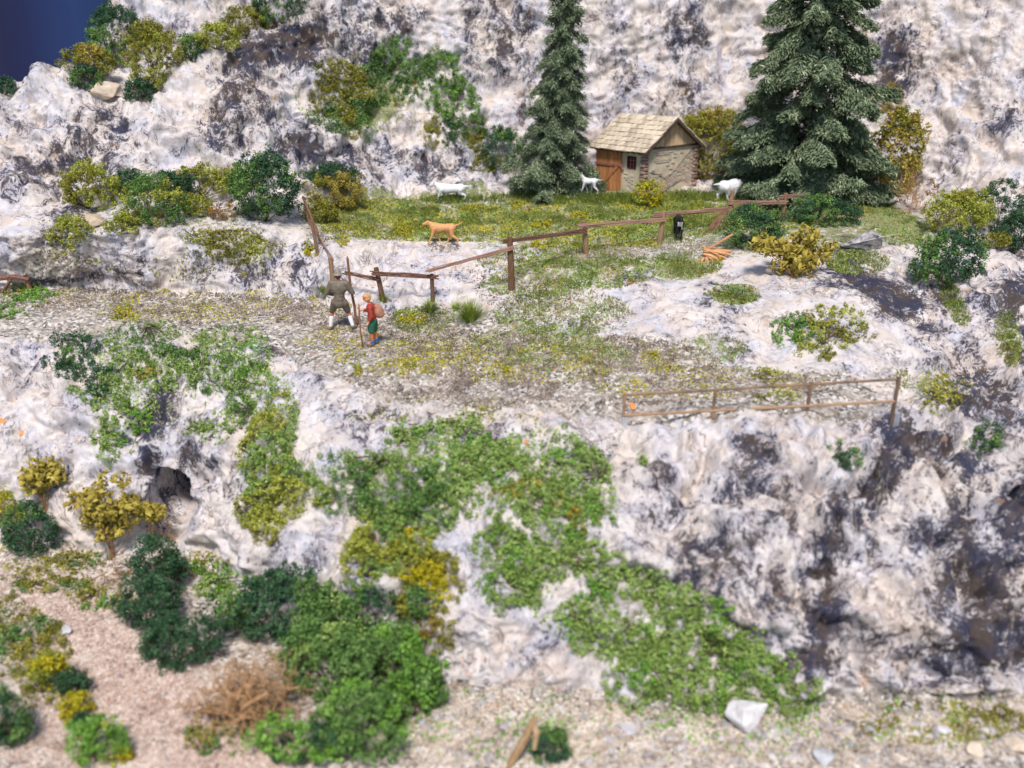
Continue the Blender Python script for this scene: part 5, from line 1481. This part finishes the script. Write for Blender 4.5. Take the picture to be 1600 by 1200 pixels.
ck.inputs['Color1'].default_value = (.50, .05, .04, 1); ck.inputs['Color2'].default_value = (.26, .06, .035, 1)
tR.links.new(tcR.outputs['Object'], ck.inputs['Vector']); tR.links.new(ck.outputs[0], bR.inputs['Base Color'])
link('jacket', caps([[((0, 0, .80), .135), ((0, 0, .98), .125), ((-.01, 0, 1.15), .142)], [((-.02, -.13, 1.19), .078), ((-.02, .13, 1.19), .078)], [((-.02, -.15, 1.17), .072), ((.02, -.20, .95), .062), ((-.04, -.215, .83), .045)], [((-.02, .14, 1.17), .072), ((-.14, .12, 1.02), .058), ((-.22, .03, 1.06), .045)]], .015, 3, 'jacket'), red, wo)
link('shorts', caps([[((0, -.04, .74), .135), ((0, .04, .74), .135)], [((-.02, -.08, .68), .118), ((-.03, -.085, .48), .100)], [((.03, .08, .68), .118), ((.045, .085, .48), .100)]], .015, 3, 'shorts'), paint('shorts_green', (.03, .13, .08)), wo)
orm = paint('stocking_orange', (.80, .26, .10))
for y, x in ((-.09, -.02), (.09, .06)):
    link('stocking', caps([[((x - .01, y, .42), .064), ((x, y, .17), .048)]], .013, 2, 'stocking'), orm, wo)
blm = paint('sock_blue', (.05, .20, .50))
for y, x in ((-.09, -.01), (.09, .08)):
    link('sock', caps([[((x, y, .17), .055), ((x, y, .09), .053)]], .012, 1, 'sock'), blm, wo)
    link('shoe', caps([[((x + .01, y, .055), .052), ((x - .15, y - .01, .038), .040)]], .012, 2, 'shoe'), paint('shoe_brown', (.26, .09, .05)), wo)
link('hair', caps([('e', hd + Vector((.018, 0, .022)), (.102, .098, .105))], .012, 1, 'hair'), paint('hair_tan', (.72, .36, .14)), wo)
cp_ = MB(); 
link('cap', caps([('e', hd + Vector((.005, 0, .065)), (.108, .104, .062)), ('e', hd + Vector((-.10, 0, .055)), (.05, .07, .012))], .011, 1, 'cap'), paint('cap_tan', (.70, .40, .18)), wo)
glm = paint('glasses_red', (.85, .05, .08), .3)
gl = MB()
for y in (-.036, .034):
    gl.tube([(hd.x - .090, y - .03, hd.z + .012), (hd.x - .112, y - .03, hd.z + .012)], .030, 10)
gl.tube([(hd.x - .10, -.075, hd.z + .012), (hd.x - .04, -.106, hd.z + .012), (hd.x + .03, -.106, hd.z + .012)], .010, 5)
gl.tube([(hd.x - .10, .04, hd.z + .012), (hd.x - .04, .096, hd.z + .012), (hd.x + .03, .10, hd.z + .012)], .010, 5)
gl.build('glasses', glm, wo)
bp = caps([('e', (.20, 0, 1.03), (.135, .15, .20)), ('e', (.24, 0, .96), (.12, .13, .12)), ('e', (.17, 0, 1.19), (.09, .12, .05))], .016, 3, 'backpack')
o = link('backpack', bp, paint('backpack_tan', (.42, .20, .13)), None, wp); tag(o, 'round reddish tan backpack on the back of the small hiker', 'backpack')
o = MB().tube([(-.335, -.06, 1.26), (-.34, -.06, 1.1), (-.33, -.12, .55), (-.29, -.16, .02)], [.022, .025, .024, .02], 7).build('walking_stick', pol, None, True, wp); tag(o, 'thin reddish walking stick held in front by the small hiker', 'walking stick')

# ------------------------------------------------------------------ animals
def beast(name, px, py, az, L, H, coat, label, cat, headup=.25, tailup=.3, leg=.55, bulk=1.0, group=None, ears=.06, horn=False, patch=None, stride=.12, back=0, snout=.13):
    p, _ = hit(px, py)
    if back: p = drop(p.x * (p.y + back) / p.y, p.y + back, 12)
    t = empty(name, p, az); tag(t, label, cat, group)
    # local +x = forward
    bz = H * leg + H * .2
    hb_, fb_ = Vector((-L * .40, 0, bz + .01)), Vector((L * .36, 0, bz + .02))
    rr = H * .17 * bulk
    nk = fb_ + Vector((L * .17, 0, headup * H)); 
    hd = nk + Vector((L * .10, 0, .01)); mz = hd + Vector((snout, 0, -.045))
    ch = [[(hb_, rr * .98), (Vector((-L * .1, 0, bz + .0)), rr * .88), (Vector((L * .12, 0, bz - .01)), rr * 1.05), (fb_, rr * 1.08)],
          [(fb_ + Vector((.02, 0, .03)), rr * .78), (nk, rr * .50)], [(nk, rr * .5), (hd, rr * .52), (mz, rr * .27)]]
    for sg in (-1, 1):
        y = rr * .62 * sg
        f = stride * sg
        ch.append([((L * .34, y, bz - .02), rr * .55), ((L * .34 + f * .5, y, H * .36), rr * .30), ((L * .34 + f * .9, y, H * .20), rr * .22), ((L * .34 + f * 1.1, y, .03), rr * .19), ((L * .34 + f * 1.1 + .04, y, .025), rr * .20)])
        g = -f
        ch.append([((-L * .38, y, bz - .01), rr * .68), ((-L * .30 + g * .5, y, H * .42), rr * .42), ((-L * .46 + g, y, H * .25), rr * .22), ((-L * .42 + g * 1.1, y, .03), rr * .18), ((-L * .42 + g * 1.1 + .04, y, .025), rr * .20)])
        e0 = hd + Vector((-.02, rr * .42 * sg, rr * .30))
        ch.append([(e0, rr * .20), (e0 + Vector((-.01, .03 * sg, -.01 if ears < .05 else ears)), rr * .10)])
        if horn: ch.append([(hd + Vector((-.01, rr * .2 * sg, rr * .4)), .018), (hd + Vector((-.08, rr * .3 * sg, rr * .4 + .14)), .008)])
        ch.append(('e', hd + Vector((.03, rr * .40 * sg, rr * .12)), (.014, .012, .014)))
    tl = hb_ + Vector((-rr * .8, 0, rr * .4))
    ch.append([(tl, rr * .25), (tl + Vector((-.12, 0, tailup * .35)), rr * .17), (tl + Vector((-.26, 0, tailup)), rr * .10)])
    me = caps(ch, .020 if name == 'goat' else .013, 3)
    o = link('body', me, coat, t)
    return t, o, bz, rr, hd
beast('dog', 692, 380, R(176), .80, .72, paint('dog_tan', (.78, .40, .17), .5, .12), 'tan orange toy dog striding left at the edge of the meadow', 'dog', .16, .14, .56, 1.2, None, .01, stride=.16, snout=.15)
def coat_black():
    m, t, b = new_mat('coat_black_white', .5)
    tc = t.nodes.new('ShaderNodeTexCoord')
    s = t.nodes.new('ShaderNodeSeparateXYZ'); t.links.new(tc.outputs['Object'], s.inputs[0])
    # white blaze on the breast
    dx = math_(t, 'GREATER_THAN', s.outputs[0], .30)
    dy = math_(t, 'LESS_THAN', math_(t, 'ABSOLUTE', s.outputs[1]), .085)
    dz = math_(t, 'LESS_THAN', s.outputs[2], .66)
    dz2 = math_(t, 'GREATER_THAN', s.outputs[2], .30)
    f = math_(t, 'MULTIPLY', math_(t, 'MULTIPLY', dx, dy), math_(t, 'MULTIPLY', dz, dz2))
    t.links.new(mixc(t, f, (.018, .016, .018), (.80, .80, .80)), b.inputs['Base Color'])
    return m
beast('goat', 1059, 372, R(-92), .72, .80, coat_black(), 'black goat with white breast standing behind the fence rail', 'goat', .20, -.1, .55, 1.0, None, .05, stride=.03)
gw = paint('coat_white', (.84, .84, .88), .6, .05)
GG = 'white goats around the hut'
beast('goat', 704, 311, R(180), 1.0, .62, gw, 'white goat standing behind the meadow at the foot of the rock, farthest left', 'goat', .22, .0, .45, 1.75, GG, .07, True)
beast('goat', 920, 303, R(172), .50, .66, gw, 'white goat standing at the left edge of the hut door, below the slender spruce', 'goat', .26, .0, .55, 1.1, GG, .12, False)
beast('goat', 1138, 312, R(20), .62, .75, gw, 'white goat beside the large spruce, right of the hut', 'goat', .1, .0, .5, 1.9, GG, .07, False)
print('OBJS', len(bpy.data.objects), 'TRIS', sum(len(o.data.loop_triangles) or sum(len(p.vertices) - 2 for p in []) or len(o.data.polygons) for o in bpy.data.objects if o.type == 'MESH'))
